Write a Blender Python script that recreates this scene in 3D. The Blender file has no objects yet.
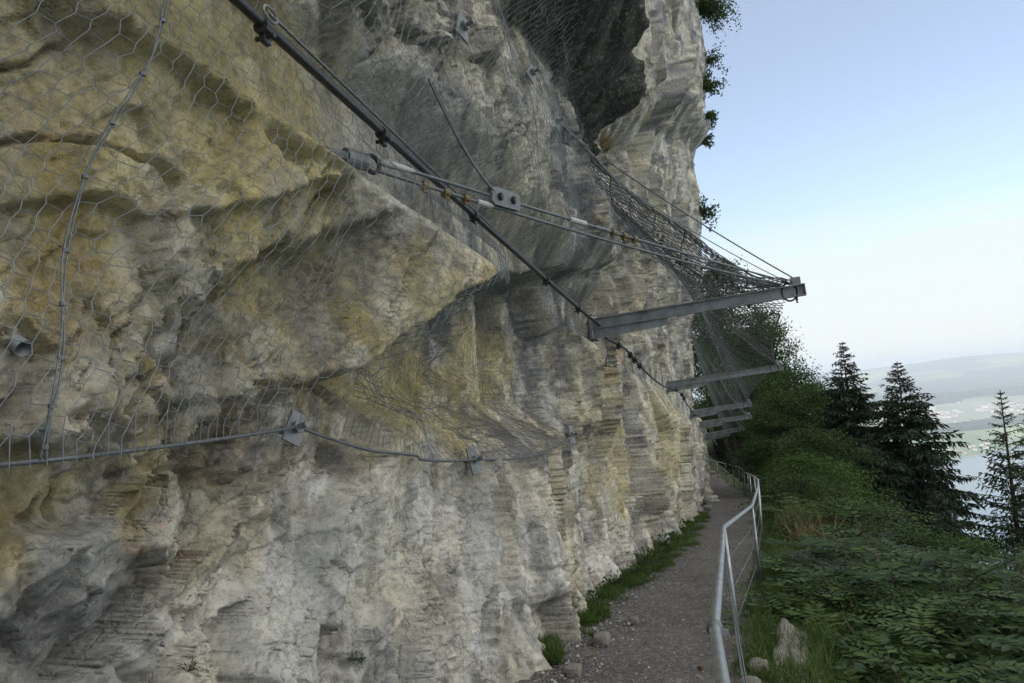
import bpy, math, random
import numpy as np
from math import radians, sin, cos, pi, hypot
rng = np.random.default_rng(7)
random.seed(7)
S = bpy.context.scene
COL = S.collection

# ------------------------------------------------------------------ camera
FP = 730.0
ROLL, PITCH = radians(4.5), radians(3.95)
EYE = np.array([0, 0, 1.7])
_r0 = np.array([1, 0, 0.0]); CF = np.array([0, cos(PITCH), sin(PITCH)]); _u0 = np.array([0, -sin(PITCH), cos(PITCH)])
CR = cos(ROLL) * _r0 - sin(ROLL) * _u0
CU = sin(ROLL) * _r0 + cos(ROLL) * _u0
def ray(x, y): return CF + CR * (x - 512) / FP + CU * (341.5 - y) / FP
def at(x, y, Y):
    d = ray(x, y); return EYE + d * (Y / d[1])
from mathutils import Matrix, Vector
cam = bpy.data.cameras.new('camera'); cam.sensor_width = 36; cam.lens = FP / 1024 * 36
cam.clip_start = 0.05; cam.clip_end = 60000
cam_o = bpy.data.objects.new('camera', cam); COL.objects.link(cam_o)
M4 = Matrix(((CR[0], CU[0], -CF[0], EYE[0]), (CR[1], CU[1], -CF[1], EYE[1]), (CR[2], CU[2], -CF[2], EYE[2]), (0, 0, 0, 1)))
cam_o.matrix_world = M4
S.camera = cam_o

# ------------------------------------------------------------------ wall frame: s along the cliff, n out of it, z up
HD = radians(17.5)
B0 = np.array([-0.42, 5.95, 0.0]); DS = np.array([sin(HD), cos(HD), 0.0]); DN = np.array([cos(HD), -sin(HD), 0.0])
def P(s, n, z):
    s = np.asarray(s, float); n = np.asarray(n, float); z = np.asarray(z, float)
    s, n, z = np.broadcast_arrays(s, n, z)
    return B0 + s[..., None] * DS + n[..., None] * DN + z[..., None] * np.array([0, 0, 1.0])
def W(x, y, off=0.0):
    d = ray(x, y); t = ((B0 + DN * off - EYE) @ DN) / (d @ DN); p = EYE + d * t
    return (p - B0) @ DS, p[2]
def sn(X, Y): q = np.array([X, Y, 0.0]) - B0; return q @ DS, q @ DN
_gy = np.array([-60, -30, 0, 14, 24, 33, 38, 42, 44, 50, 60, 120.0]); _gz = np.array([3.5, 2.2, 0, -1.4, -2.6, -3.72, -4.0, -4.0, -3.6, -2.6, -2.0, -1.0])
_fy = np.linspace(-60, 120, 1801); _fz = np.convolve(np.pad(np.interp(_fy, _gy, _gz), 12, mode='edge'), np.ones(25) / 25, 'valid')
def gz(Y): return np.interp(Y, _fy, _fz)
def gs(s): return gz(B0[1] + np.asarray(s, float) * DS[1])

# ------------------------------------------------------------------ noise
_perm = rng.permutation(256); _perm = np.concatenate([_perm, _perm]); _ga = rng.uniform(0, 2 * pi, 256); _gx, _gyy = np.cos(_ga), np.sin(_ga)
def per(x, y, seed=0):
    x = x + seed * 17.13; y = y - seed * 9.71
    xi = np.floor(x).astype(int); yi = np.floor(y).astype(int); fx = x - xi; fy = y - yi
    u = fx * fx * fx * (fx * (fx * 6 - 15) + 10); v = fy * fy * fy * (fy * (fy * 6 - 15) + 10)
    def g(ix, iy, dx, dy):
        k = _perm[_perm[ix & 255] + (iy & 255)]; return _gx[k] * dx + _gyy[k] * dy
    a = g(xi, yi, fx, fy); b = g(xi + 1, yi, fx - 1, fy); c = g(xi, yi + 1, fx, fy - 1); d = g(xi + 1, yi + 1, fx - 1, fy - 1)
    return ((a + (b - a) * u) + ((c + (d - c) * u) - (a + (b - a) * u)) * v) * 1.5
def fbm(x, y, o=4, seed=0, gain=.5):
    r = 0; a = 1
    for i in range(o): r = r + a * per(x * 2 ** i, y * 2 ** i, seed + i); a *= gain
    return r
def rhash(ix, iy, k):
    h = (ix * 374761393 + iy * 668265263 + k * 974634337) & 0xffffffff
    h = ((h ^ (h >> 13)) * 1274126177) & 0xffffffff
    return ((h ^ (h >> 16)) & 0xffff) / 65535.0
def facets(x, y, seed, sharp=9.0, tilt=.7):
    """soft cellular facets: each cell a randomly tilted, offset plane"""
    xi = np.floor(x).astype(np.int64); yi = np.floor(y).astype(np.int64); cs = []; mn = None
    for dx in (-1, 0, 1):
        for dy in (-1, 0, 1):
            cx, cy = xi + dx, yi + dy
            px = x - (cx + rhash(cx, cy, seed)); py = y - (cy + rhash(cx, cy, seed + 1)); q = px * px + py * py
            cs.append((cx, cy, px, py, q)); mn = q if mn is None else np.minimum(mn, q)
    num = 0; den = 0
    for cx, cy, px, py, q in cs:
        w = np.exp(-sharp * (q - mn))
        h = (rhash(cx, cy, seed + 2) - .5) + tilt * ((rhash(cx, cy, seed + 3) - .5) * px + (rhash(cx, cy, seed + 4) - .5) * py) * 2
        num = num + w * h; den = den + w
    return num / den
def sst(a, b, x):
    t = np.clip((x - a) / (b - a), 0, 1); return t * t * (3 - 2 * t)

# ------------------------------------------------------------------ mesh helpers
ORG = {}
class MB:
    def __init__(self): self.v = []; self.f = []; self.n = 0; self.c = []
    def add(self, v, f):
        v = np.asarray(v, float).reshape(-1, 3); self.v.append(v)
        f = np.asarray(f, int); self.f.append(f + self.n); self.n += len(v)
    def tubes(self, p0, p1, r, k=4, r1=None):
        """many straight tubes at once, p0/p1 (m,3)"""
        p0 = np.asarray(p0, float).reshape(-1, 3); p1 = np.asarray(p1, float).reshape(-1, 3); m = len(p0)
        if not m: return
        d = p1 - p0; d /= np.linalg.norm(d, axis=1, keepdims=True) + 1e-12
        a = np.where(np.abs(d[:, 2:3]) > .9, [[1.0, 0, 0]], [[0, 0, 1.0]]); u = np.cross(d, a); u /= np.linalg.norm(u, axis=1, keepdims=True); w = np.cross(d, u)
        r = np.broadcast_to(np.asarray(r, float), (m,)); r1 = r if r1 is None else np.broadcast_to(np.asarray(r1, float), (m,))
        an = np.arange(k) * 2 * pi / k
        ring = np.cos(an)[None, :, None] * u[:, None] + np.sin(an)[None, :, None] * w[:, None]
        v = np.concatenate([p0[:, None] + ring * r[:, None, None], p1[:, None] + ring * r1[:, None, None]], 1)
        i = np.arange(k); q = np.stack([i, (i + 1) % k, (i + 1) % k + k, i + k], 1)
        f = (np.arange(m) * 2 * k)[:, None, None] + q[None]
        self.add(v, f.reshape(-1, 4))
    def tube(self, pts, r, k=8, cap=True):
        pts = np.asarray(pts, float); m = len(pts); r = np.broadcast_to(np.asarray(r, float), (m,))
        t = np.gradient(pts, axis=0); t /= np.linalg.norm(t, axis=1, keepdims=True) + 1e-12
        a = np.array([0, 0, 1.0]) if abs(t[0, 2]) < .9 else np.array([1.0, 0, 0])
        u = np.cross(t[0], a); u /= np.linalg.norm(u); us = [u]
        for i in range(1, m):
            u = us[-1] - t[i] * (us[-1] @ t[i]); us.append(u / (np.linalg.norm(u) + 1e-12))
        us = np.array(us); ws = np.cross(t, us); an = np.arange(k) * 2 * pi / k
        v = pts[:, None] + (np.cos(an)[None, :, None] * us[:, None] + np.sin(an)[None, :, None] * ws[:, None]) * r[:, None, None]
        i = np.arange(k); q = np.stack([i, (i + 1) % k, (i + 1) % k + k, i + k], 1)
        f = (np.arange(m - 1) * k)[:, None, None] + q[None]; n0 = self.n
        self.add(v, f.reshape(-1, 4))
        if cap:
            self.f.append(np.array([list(range(k))[::-1]]) + n0); self.f.append(np.array([list(range(k))]) + n0 + (m - 1) * k)
    def cyl(self, p0, p1, r, k=12): self.tube([p0, p1], r, k)
    def box(self, c, ax, ay, az, h):
        c = np.asarray(c, float); ax, ay, az = [np.asarray(a, float) / np.linalg.norm(a) for a in (ax, ay, az)]
        v = [c + ax * h[0] * i + ay * h[1] * j + az * h[2] * k for i in (-1, 1) for j in (-1, 1) for k in (-1, 1)]
        self.add(v, [[0, 1, 3, 2], [4, 6, 7, 5], [0, 4, 5, 1], [2, 3, 7, 6], [0, 2, 6, 4], [1, 5, 7, 3]])
    def prism(self, poly, off):
        """closed polygon (k,3) extruded by vector off"""
        poly = np.asarray(poly, float); k = len(poly); n0 = self.n
        self.add(np.concatenate([poly, poly + off]), [[i, (i + 1) % k, (i + 1) % k + k, i + k] for i in range(k)])
        self.f.append(np.array([list(range(k))[::-1]]) + n0); self.f.append(np.array([[i + k for i in range(k)]]) + n0)
    def leaves(self, p, d, nrm, L, Wd, droop=.15):
        """diamond leaves: base p, direction d, face normal nrm"""
        p = np.asarray(p, float); d = d / (np.linalg.norm(d, axis=1, keepdims=True) + 1e-9)
        sd = np.cross(d, nrm); sd /= np.linalg.norm(sd, axis=1, keepdims=True) + 1e-9; up = np.cross(sd, d)
        L = np.broadcast_to(np.asarray(L, float), (len(p),))[:, None]; Wd = np.broadcast_to(np.asarray(Wd, float), (len(p),))[:, None]
        m = p + d * L * .45
        v = np.stack([p, m + sd * Wd * .5 + up * Wd * .12, p + d * L - up * L * droop, m - sd * Wd * .5 + up * Wd * .12], 1)
        f = (np.arange(len(p)) * 4)[:, None] + np.arange(4)[None]
        self.add(v, f)
    def build(self, name, mat, parent=None, smooth=False, org=None, col=None):
        me = bpy.data.meshes.new(name)
        v = np.concatenate(self.v) if self.v else np.zeros((0, 3))
        if parent is not None: o0 = ORG[parent.name]
        elif org is not None: o0 = np.asarray(org, float)
        else: o0 = np.array([*(v.min(0) + v.max(0))[:2] / 2, v[:, 2].min()])
        v = v - o0
        sizes = np.concatenate([np.full(len(f), f.shape[1]) for f in self.f]); flat = np.concatenate([f.ravel() for f in self.f])
        me.vertices.add(len(v)); me.vertices.foreach_set('co', v.astype(np.float32).ravel())
        me.loops.add(len(flat)); me.loops.foreach_set('vertex_index', flat.astype(np.int32))
        me.polygons.add(len(sizes)); me.polygons.foreach_set('loop_start', np.concatenate([[0], np.cumsum(sizes)[:-1]]).astype(np.int32))
        me.polygons.foreach_set('use_smooth', np.full(len(sizes), bool(smooth)))
        me.update(calc_edges=True); me.validate()
        if col is not None:
            at_ = me.attributes.new('Col', 'FLOAT_COLOR', 'POINT'); c4 = np.ones((len(v), 4), np.float32); c4[:, :3] = col; at_.data.foreach_set('color', c4.ravel())
        me.materials.append(mat)
        o = bpy.data.objects.new(name, me); COL.objects.link(o)
        if parent is not None: o.parent = parent
        else: o.location = o0
        ORG[o.name] = o0
        return o
def tag(o, label=None, cat=None, group=None, kind=None):
    if label: o['label'] = label
    if cat: o['category'] = cat
    if group: o['group'] = group
    if kind: o['kind'] = kind
    return o
def thing(name, loc, label, cat, group=None):
    o = bpy.data.objects.new(name, None); COL.objects.link(o); o.location = loc; o.empty_display_size = .2
    ORG[o.name] = np.asarray(loc, float); return tag(o, label, cat, group)
def copy_tree(o, loc, rz=0, sc=1.0, label=None, tilt=(0, 0)):
    c = o.copy(); COL.objects.link(c); c.location = loc; c.rotation_euler = (tilt[0], tilt[1], rz); c.scale = (sc, sc, sc) if np.isscalar(sc) else sc
    if label: c['label'] = label
    for ch in list(o.children):
        d = ch.copy(); COL.objects.link(d); d.parent = c
        for g in list(ch.children):
            e = g.copy(); COL.objects.link(e); e.parent = d
    return c

# ------------------------------------------------------------------ materials
class NT:
    def __init__(s, name):
        s.m = bpy.data.materials.new(name); s.m.use_nodes = True; s.t = s.m.node_tree; s.b = s.t.nodes['Principled BSDF']; s.out = s.t.nodes['Material Output']
    def n(s, ty, **k):
        x = s.t.nodes.new(ty)
        for a, v in k.items():
            if a.startswith('i_'): x.inputs[a[2:].replace('_', ' ')].default_value = v
            else: setattr(x, a, v)
        return x
    def l(s, a, b): s.t.links.new(a, b)
    def noise(s, vec, scale, detail=4, rough=.55, dist=0.0):
        x = s.n('ShaderNodeTexNoise', i_Scale=scale, i_Detail=detail, i_Roughness=rough, i_Distortion=dist); s.l(vec, x.inputs['Vector']); return x.outputs['Fac']
    def ramp(s, fac, stops):
        x = s.n('ShaderNodeValToRGB'); s.l(fac, x.inputs[0]); e = x.color_ramp.elements
        while len(e) < len(stops): e.new(.5)
        for k, (p, c) in zip(e, stops): k.position = p; k.color = (c, c, c, 1) if np.isscalar(c) else (*c, 1)
        return x.outputs[0]
    def mix(s, fac, a, b, mode='MIX'):
        x = s.n('ShaderNodeMix', data_type='RGBA', blend_type=mode)
        if np.isscalar(fac): x.inputs[0].default_value = fac
        else: s.l(fac, x.inputs[0])
        for i, c in ((6, a), (7, b)):
            if isinstance(c, tuple): x.inputs[i].default_value = (*c, 1)
            else: s.l(c, x.inputs[i])
        return x.outputs[2]
    def math(s, op, a, b=0.0):
        x = s.n('ShaderNodeMath', operation=op)
        for i, c in ((0, a), (1, b)):
            if np.isscalar(c): x.inputs[i].default_value = c
            else: s.l(c, x.inputs[i])
        return x.outputs[0]
    def bump(s, h, strength, dist, prev=None):
        x = s.n('ShaderNodeBump', i_Strength=strength, i_Distance=dist); s.l(h, x.inputs['Height'])
        if prev is not None: s.l(prev, x.inputs['Normal'])
        return x.outputs[0]
    def set(s, **k):
        for a, v in k.items():
            i = s.b.inputs[a.replace('_', ' ')]
            if hasattr(v, 'links'): s.l(v, i)
            elif isinstance(v, tuple): i.default_value = (*v, 1)
            else: i.default_value = v
        return s.m
    def obj(s): return s.n('ShaderNodeTexCoord').outputs['Object']

def rock_mat():
    t = NT('limestone'); co = t.obj()
    a = t.n('ShaderNodeAttribute', attribute_name='Col').outputs['Color']
    n1 = t.noise(co, 3.0, 10, .66, .15); n2 = t.noise(co, 22, 8, .72, .0); n3 = t.noise(co, 90, 4, .7)
    st = t.n('ShaderNodeMapping'); st.inputs['Scale'].default_value = (7, 7, 1.3); t.l(co, st.inputs[0]); n4 = t.noise(st.outputs[0], 2.2, 6, .65, 1.0)
    c = t.mix(t.ramp(n1, [(.40, 0), (.52, 1)]), t.mix(.22, a, (.09, .09, .095), 'MIX'), a)
    c = t.mix(t.ramp(n2, [(.40, .60), (.50, 0)]), c, t.mix(.55, c, (.06, .058, .055)))
    c = t.mix(t.ramp(n2, [(.54, 0), (.64, .60)]), c, t.mix(.5, c, (.66, .64, .60)))
    c = t.mix(t.ramp(n4, [(.52, 0), (.7, .5)]), c, t.mix(.6, c, (.15, .16, .17)))
    v = t.n('ShaderNodeTexVoronoi', feature='DISTANCE_TO_EDGE', i_Scale=3.2); 
    w = t.n('ShaderNodeTexNoise', i_Scale=4, i_Detail=5); t.l(co, w.inputs['Vector'])
    wv = t.n('ShaderNodeVectorMath', operation='MULTIPLY_ADD'); t.l(w.outputs['Color'], wv.inputs[0]); wv.inputs[1].default_value = (.5, .5, .5); t.l(co, wv.inputs[2]); t.l(wv.outputs[0], v.inputs['Vector'])
    crack = t.ramp(v.outputs['Distance'], [(0.0, 0), (.035, 1)])
    h = t.bump(n3, .5, .008); h = t.bump(n2, 1.0, .04, h); h = t.bump(n1, .7, .07, h); h = t.bump(crack, .4, .02, h)
    c = t.mix(t.ramp(crack, [(0, .35), (.6, 0)]), c, (.07, .06, .05))
    return t.set(Base_Color=c, Roughness=.86, Normal=h, Specular_IOR_Level=.25)
def path_mat():
    t = NT('gravel'); co = t.obj()
    v = t.n('ShaderNodeTexVoronoi', i_Scale=45.0); t.l(co, v.inputs['Vector'])
    v2 = t.n('ShaderNodeTexVoronoi', i_Scale=110.0); t.l(co, v2.inputs['Vector'])
    big = t.noise(co, .9, 5, .6); mid = t.noise(co, 6, 5, .65)
    sep = t.n('ShaderNodeSeparateColor'); t.l(v.outputs['Color'], sep.inputs[0]); sep2 = t.n('ShaderNodeSeparateColor'); t.l(v2.outputs['Color'], sep2.inputs[0])
    base = t.ramp(big, [(.35, (.045, .041, .038)), (.65, (.105, .097, .09))])
    c = t.mix(t.ramp(sep.outputs[0], [(.76, 0), (.93, .75)]), base, (.30, .30, .29))
    c = t.mix(t.ramp(sep2.outputs[0], [(.6, 0), (.95, .6)]), c, (.30, .29, .28))
    c = t.mix(t.ramp(sep2.outputs[1], [(.6, 0), (.95, .5)]), c, (.05, .047, .045))
    c = t.mix(t.ramp(mid, [(.4, .5), (.6, 0)]), c, (.075, .068, .06))
    h = t.bump(v.outputs['Distance'], .8, -.012); h = t.bump(v2.outputs['Distance'], .8, -.006, h); h = t.bump(mid, .5, .03, h)
    return t.set(Base_Color=c, Roughness=.9, Normal=h)
def soil_mat():
    t = NT('hillside_soil'); co = t.obj(); a = t.noise(co, 1.3, 6, .65); b = t.noise(co, 14, 5, .65)
    c = t.ramp(a, [(.35, (.035, .05, .018)), (.6, (.05, .065, .025)), (.75, (.09, .075, .05))])
    return t.set(Base_Color=c, Roughness=.95, Normal=t.bump(b, .8, .06))
def leaf_mat(name, c0, c1, c2, trans=.35, rough=.6):
    t = NT(name); r = t.n('ShaderNodeNewGeometry').outputs['Random Per Island']; co = t.obj(); a = t.noise(co, 1.4, 3)
    col = t.ramp(r, [(0.0, c0), (.5, c1), (1.0, c2)]); col = t.mix(t.ramp(a, [(.35, .45), (.65, 0)]), col, tuple(x * .6 for x in c0))
    t.set(Base_Color=col, Roughness=rough, Specular_IOR_Level=.28)
    tr = t.n('ShaderNodeBsdfTranslucent'); t.l(col, tr.inputs[0]); mx = t.n('ShaderNodeMixShader'); mx.inputs[0].default_value = trans
    t.l(t.b.outputs[0], mx.inputs[1]); t.l(tr.outputs[0], mx.inputs[2]); t.l(mx.outputs[0], t.out.inputs[0]); return t.m
def plain(name, c, rough=.7, metal=0.0, nz=0.3, scale=12, bump=.0, c2=None):
    t = NT(name); co = t.obj(); a = t.noise(co, scale, 5, .6)
    c2 = c2 or tuple(x * (1 - nz) for x in c)
    kw = dict(Base_Color=t.ramp(a, [(.35, c2), (.65, c)]), Roughness=t.ramp(a, [(.3, min(1, rough + .12)), (.7, max(0, rough - .1))]), Metallic=metal)
    if bump: kw['Normal'] = t.bump(a, bump, .01)
    return t.set(**kw)
M_rock = rock_mat(); M_path = path_mat(); M_soil = soil_mat()
M_galv = plain('galvanised_steel', (.20, .215, .225), .5, .5, .35, 9, .1)
M_beam = plain('galvanised_beam', (.34, .36, .37), .5, .55, .3, 6, .05)
def stained(name, c, rough, metal):
    t = NT(name); co = t.obj(); a = t.noise(co, 5, 6, .65); s = t.noise(co, 1.7, 8, .7); f = t.noise(co, 60, 3, .6)
    col = t.mix(t.ramp(a, [(.4, 0), (.6, 1)]), tuple(x * .68 for x in c), c); col = t.mix(t.ramp(f, [(.45, .3), (.6, 0)]), col, tuple(x * .6 for x in c)); col = t.mix(t.ramp(s, [(.60, 0), (.68, .55)]), col, (.12, .075, .045))
    return t.set(Base_Color=col, Roughness=t.ramp(a, [(.3, rough + .15), (.7, rough - .05)]), Metallic=metal, Normal=t.bump(f, .1, .002))
M_beam = stained('galvanised_beam', (.33, .35, .36), .5, .5)
M_tube = plain('galvanised_tube', (.34, .36, .37), .42, .7, .3, 7, .05)
M_wire = plain('galvanised_wire', (.20, .225, .24), .5, .3, .3, 20)
M_net2 = plain('weathered_net_wire', (.17, .19, .20), .5, .3, .3, 20)
M_black = plain('black_coated_rope', (.02, .02, .022), .38, .0, .3, 20)
M_rope = plain('steel_rope', (.15, .165, .175), .5, .5, .35, 60)
M_dark = plain('dark_clamp', (.035, .035, .037), .45, .3, .3, 20)
M_brass = plain('yellow_clip', (.17, .13, .055), .45, .5, .3, 20)
M_white = plain('white_ferrule', (.38, .385, .38), .5, .1, .1, 20)
M_bore_shade = plain('bore_shade', (.02, .02, .02), .9)
M_bark = plain('bark', (.075, .06, .045), .9, 0, .5, 9, .8)
M_twig = plain('twig', (.07, .055, .035), .85, 0, .4, 9)
M_slab = plain('pale_stone', (.20, .19, .165), .85, 0, .35, 5, .5)
M_spr = leaf_mat('spruce_needles', (.014, .030, .015), (.022, .042, .020), (.036, .060, .025), .15)
M_larch = leaf_mat('larch_needles', (.035, .055, .024), (.05, .08, .032), (.075, .11, .045), .3)
M_lf1 = leaf_mat('beech_leaves', (.034, .075, .013), (.055, .112, .02), (.085, .15, .03))
M_lf2 = leaf_mat('ash_leaves', (.026, .060, .017), (.046, .098, .026), (.085, .15, .04), .38, .55)
M_lf5 = leaf_mat('elder_leaves', (.045, .09, .02), (.075, .14, .03), (.12, .19, .05), .4, .55)
M_lf3 = leaf_mat('willow_leaves', (.040, .065, .035), (.06, .09, .05), (.09, .125, .07), .3)
M_lf4 = leaf_mat('ivy_leaves', (.027, .060, .011), (.045, .09, .018), (.07, .125, .026))
M_grass = leaf_mat('grass_blades', (.045, .085, .016), (.075, .135, .026), (.13, .18, .045), .4)
M_dry = leaf_mat('dry_grass', (.20, .155, .075), (.28, .22, .11), (.36, .29, .16), .35)
M_weed = leaf_mat('weed_leaves', (.028, .06, .012), (.045, .095, .018), (.07, .13, .03), .3)
M_peb = NT('pebbles'); M_peb = M_peb.set(Base_Color=M_peb.ramp(M_peb.n('ShaderNodeNewGeometry').outputs['Random Per Island'], [(0, (.09, .088, .085)), (.6, (.22, .215, .21)), (1, (.42, .41, .39))]), Roughness=.85)

# ------------------------------------------------------------------ cliff relief
def pts(px, off=0.0): return np.array([W(x, y, off) for x, y in px])
L1 = pts([(0, 468), (60, 452), (130, 428), (200, 406), (270, 393), (330, 383), (345, 358), (400, 310), (440, 290), (500, 278), (585, 270)])
L2 = pts([(0, 472), (130, 458), (280, 434), (310, 430), (400, 455), (470, 465), (520, 458), (570, 435)])
LR = np.array([W(*p) for p in [(455, 15), (500, 60), (530, 80), (548, 112), (585, 140), (600, 148)]]); LR = np.vstack([LR, [[9, 6.25], [12, 7.5], [17, 9.2], [24, 10.4], [40, 11]]])
L3 = pts([(120, 345), (150, 328), (200, 292), (250, 262), (300, 238), (340, 225)])
L4 = pts([(585, 300), (600, 262), (625, 240), (650, 232)])
def ip(L, s): return np.interp(s, L[:, 0], L[:, 1])
RA, RB = at(240, 0, 2.82), P(5.35, .15, 2.60)
RS0, RN0, RZ0 = (RA - B0) @ DS, (RA - B0) @ DN, RA[2]; RS1, RN1, RZ1 = 5.35, .15, 2.60
def relief(s, z):
    wx = .11 * fbm(s * 1.1, z * 1.1, 5, 3, .55); wz = .11 * fbm(s * 1.1, z * 1.1, 5, 9, .55)
    sw, zw = s + wx, z + wz
    g = gs(s); hgt = z - g
    d = np.interp(s, [-20, 0, 1.5, 2.7, 4.4, 6.5, 10.3, 18, 30], [0, 0, -.05, -.12, 0, .28, .32, .16, -.05]) * (1 - sst(2.5, 5, hgt))
    # proud upper block with its undercut
    prd = np.interp(s, [-6, -3.5, -2.2, -1.6, -.5, 2, 5.2], [.08, .12, .24, .50, .58, .52, .30]) * (1 - sst(4.75, 5.15, sw + .25 * (z - 2)))
    l1 = ip(L1, s); d = d + prd * sst(-.02, (.06 + prd * .16), zw - wz * .6 - l1) * (1 - .35 * sst(1.2, 2.8, z - l1))
    l2 = ip(L2, s); mid = sst(-2.2, -1.3, s) * (1 - sst(3.2, 4.6, s))
    rec = sst(l2 - .02, l2 + .55, zw) * (1 - sst(-.1, .08, zw - l1 - .02)); d = d - .72 * mid * rec
    d = d + .12 * sst(0, 1.3, l2 - z) * sst(-4, -3.2, s) * (1 - sst(2.5, 4.5, s))
    # pillar to the left of the first beam, step back to its right
    d = d + .17 * sst(2.6, 3.3, sw) * (1 - sst(4.75, 5.05, sw + .05 * np.sin(z * 5))) * sst(.9, 1.3, z) * (1 - sst(4.4, 5.2, z))
    d = d - .20 * sst(4.9, 5.2, sw) * (1 - sst(8, 11, s)) * sst(.0, 1.2, hgt - .8)
    # diagonal recess in the upper left block
    l3 = ip(L3, s); m3 = sst(-3.35, -2.9, s) * (1 - sst(-2.05, -1.6, s)); q = zw - l3
    d = d - .34 * m3 * sst(-.62, -.25, q) * (1 - sst(-.03, .05, q)) + .05 * m3 * sst(0, .1, q) * (1 - sst(.2, .8, q))
    # hollow under the block beside the rope
    l4 = ip(L4, s); m4 = sst(5.3, 5.9, s) * (1 - sst(9.6, 10.6, s)); q = zw - l4
    d = d - .40 * m4 * sst(-.85, -.2, q) * (1 - sst(-.05, .22, q)) + .15 * m4 * sst(0, .2, q) * (1 - sst(.5, 1.4, q))
    # upper left overhang
    d = d + .26 * (1 - sst(-2.6, -1.9, s)) * sst(3.02, 3.14, zw + .10 * (s + 3.4))
    # roof and the overhanging upper cliff
    A = np.interp(s, [-1, .6, 2, 4, 6, 10, 16, 22, 30], [0, .12, .30, .45, .62, .95, 1.25, 1.62, 1.7])
    lr = ip(LR, s); wid = np.interp(s, [0, 3, 6, 10, 24], [.45, .85, .95, 1.0, 1.3]); up = sst(0, 1, (zw - lr) / wid)
    right = sst(6.25, 6.7, sw + .25 * fbm(z * .8, s * .3, 3, 29))
    roofp = np.clip(1.25 * (zw - np.interp(s, [-1, .5, 1.8, 3, 3.8, 5.9, 8], [5.1, 5.10, 5.2, 5.36, 5.28, 5.4, 5.6])), 0, 1.12) * sst(-.9, 1.0, s)
    d = d + A * up * right + roofp * (1 - right)
    d = d + np.interp(s, [3, 8, 16, 20, 24], [0, .10, .34, .72, .85]) * sst(3.0, 5.6, z) * (1 - up) * right - .0 * s
    d = d - np.maximum(0, z - 17) * .10 - np.maximum(0, z - 42) * 1.4
    # fractured structure: dipping beds on the left, upright ribs low on the right
    ca, sa = cos(radians(36)), sin(radians(36)); xr = sw * ca + zw * sa; zr = -sw * sa + zw * ca
    kv = np.clip(sst(-2.6, -.6, s - .6 * (z - 1.0)), 0, 1)
    low = 1 - sst(l2 - .1, l2 + .4, z) * (1 - sst(3.5, 5, s))
    amp = np.where(s < 5, .62 + .38 * low, 1.0 - .45 * sst(12, 18, s))
    jx = .10 * fbm(s * .9, z * .9, 2, 61) + .012 * fbm(s * 7, z * 7, 2, 64); jz = .10 * fbm(s * .9, z * .9, 2, 66) + .012 * fbm(s * 7, z * 7, 2, 69)
    s1, z1 = s + jx, z + jz; xr = s1 * ca + z1 * sa; zr = -s1 * sa + z1 * ca
    cb, sb = cos(radians(80)), sin(radians(80)); xv = s1 * cb + z1 * sb; zv = -s1 * sb + z1 * cb
    f1 = facets(xr * .95, zr * 1.7, 11, 60, 1.2) * (1 - kv) + facets(xv * .26, zv * 1.35, 23, 60, 1.3) * kv
    f2 = facets(xr * 2.6, zr * 4.6, 31, 80, 1.4) * (1 - kv) + facets(xv * .55, zv * 3.0, 43, 80, 1.5) * kv
    rough_ = sst(-.25, .35, per(s * .8, z * .8, 77))
    blk = (.36 - .12 * sst(0, .3, z - l1) * (1 - sst(4.5, 5.5, s)))
    d = d + amp * blk * f1
    s2, z2 = s1 + 1.25 * d, z1 + .12 * d; xr = s2 * ca + z2 * sa; zr = -s2 * sa + z2 * ca; xv = s2 * cb + z2 * sb; zv = -s2 * sb + z2 * cb
    f2 = facets(xr * 2.6, zr * 4.6, 31, 80, 1.4) * (1 - kv) + facets(xv * .75, zv * 3.0, 43, 80, 1.5) * kv
    f3 = facets(xr * 7.5, zr * 12, 51, 70, 1.4) * (1 - kv) + facets(xv * 3.2, zv * 7.5, 63, 70, 1.4) * kv
    f4 = facets(xr * 19 + .3 * zr, zr * 27, 91, 60, 1.4)
    d = d + amp * ((.115 + .05 * low) * f2 * (.5 + .5 * rough_) + .056 * f3 * (.35 + .65 * rough_) + .020 * f4 * (.4 + .6 * rough_))
    smooth_blk = sst(2.0, 2.3, zw) * (1 - sst(-2.3, -1.9, s)) * (1 - m3 * sst(-.7, -.3, zw - l3))
    rid = 1 - np.abs(per(sw * 2.1, zw * 1.2, 5)); d = d - .05 * sst(.86, 1, rid) * (1 - .6 * smooth_blk)
    bil = np.abs(per(sw * 1.3 + .4 * zw, zw * .7, 21)) * .03
    d = d + (bil - .012) * (1 - .6 * smooth_blk)
    jt = np.abs(per(s1 * 1.1 - .35 * z1, z1 * .30 + s1 * .2, 26)); d = d - .10 * (1 - sst(0, .035, jt)) * sst(-.1, .3, per(s * .5, z * .5, 28))
    jt = np.abs(per(zr * 1.6, xr * .5, 36)); d = d - .08 * (1 - sst(0, .035, jt)) * sst(-.1, .3, per(s * .6 + 5, z * .6, 38)) * (1 - .6 * kv)
    d = d + .014 * fbm(s * 1.3, z * 1.1, 3, 20) + .008 * fbm((s + .6 * d) * 15, (z - .2 * d) * 15, 3, 40)
    # far scale relief
    far = sst(9, 14, s); d = d + far * (.22 * facets(s1 * .45 + .15 * z1, z1 * .16, 71, 50, 1.2) + .10 * facets(s1 * 1.0, z1 * .3 + .2 * s1, 81, 60, 1.3))
    # the cliff swings away beyond the last beams; toes flare at the ground
    rz_ = RZ0 + (RZ1 - RZ0) * (s - RS0) / (RS1 - RS0); rn_ = RN0 + (RN1 - RN0) * (s - RS0) / (RS1 - RS0)
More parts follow.
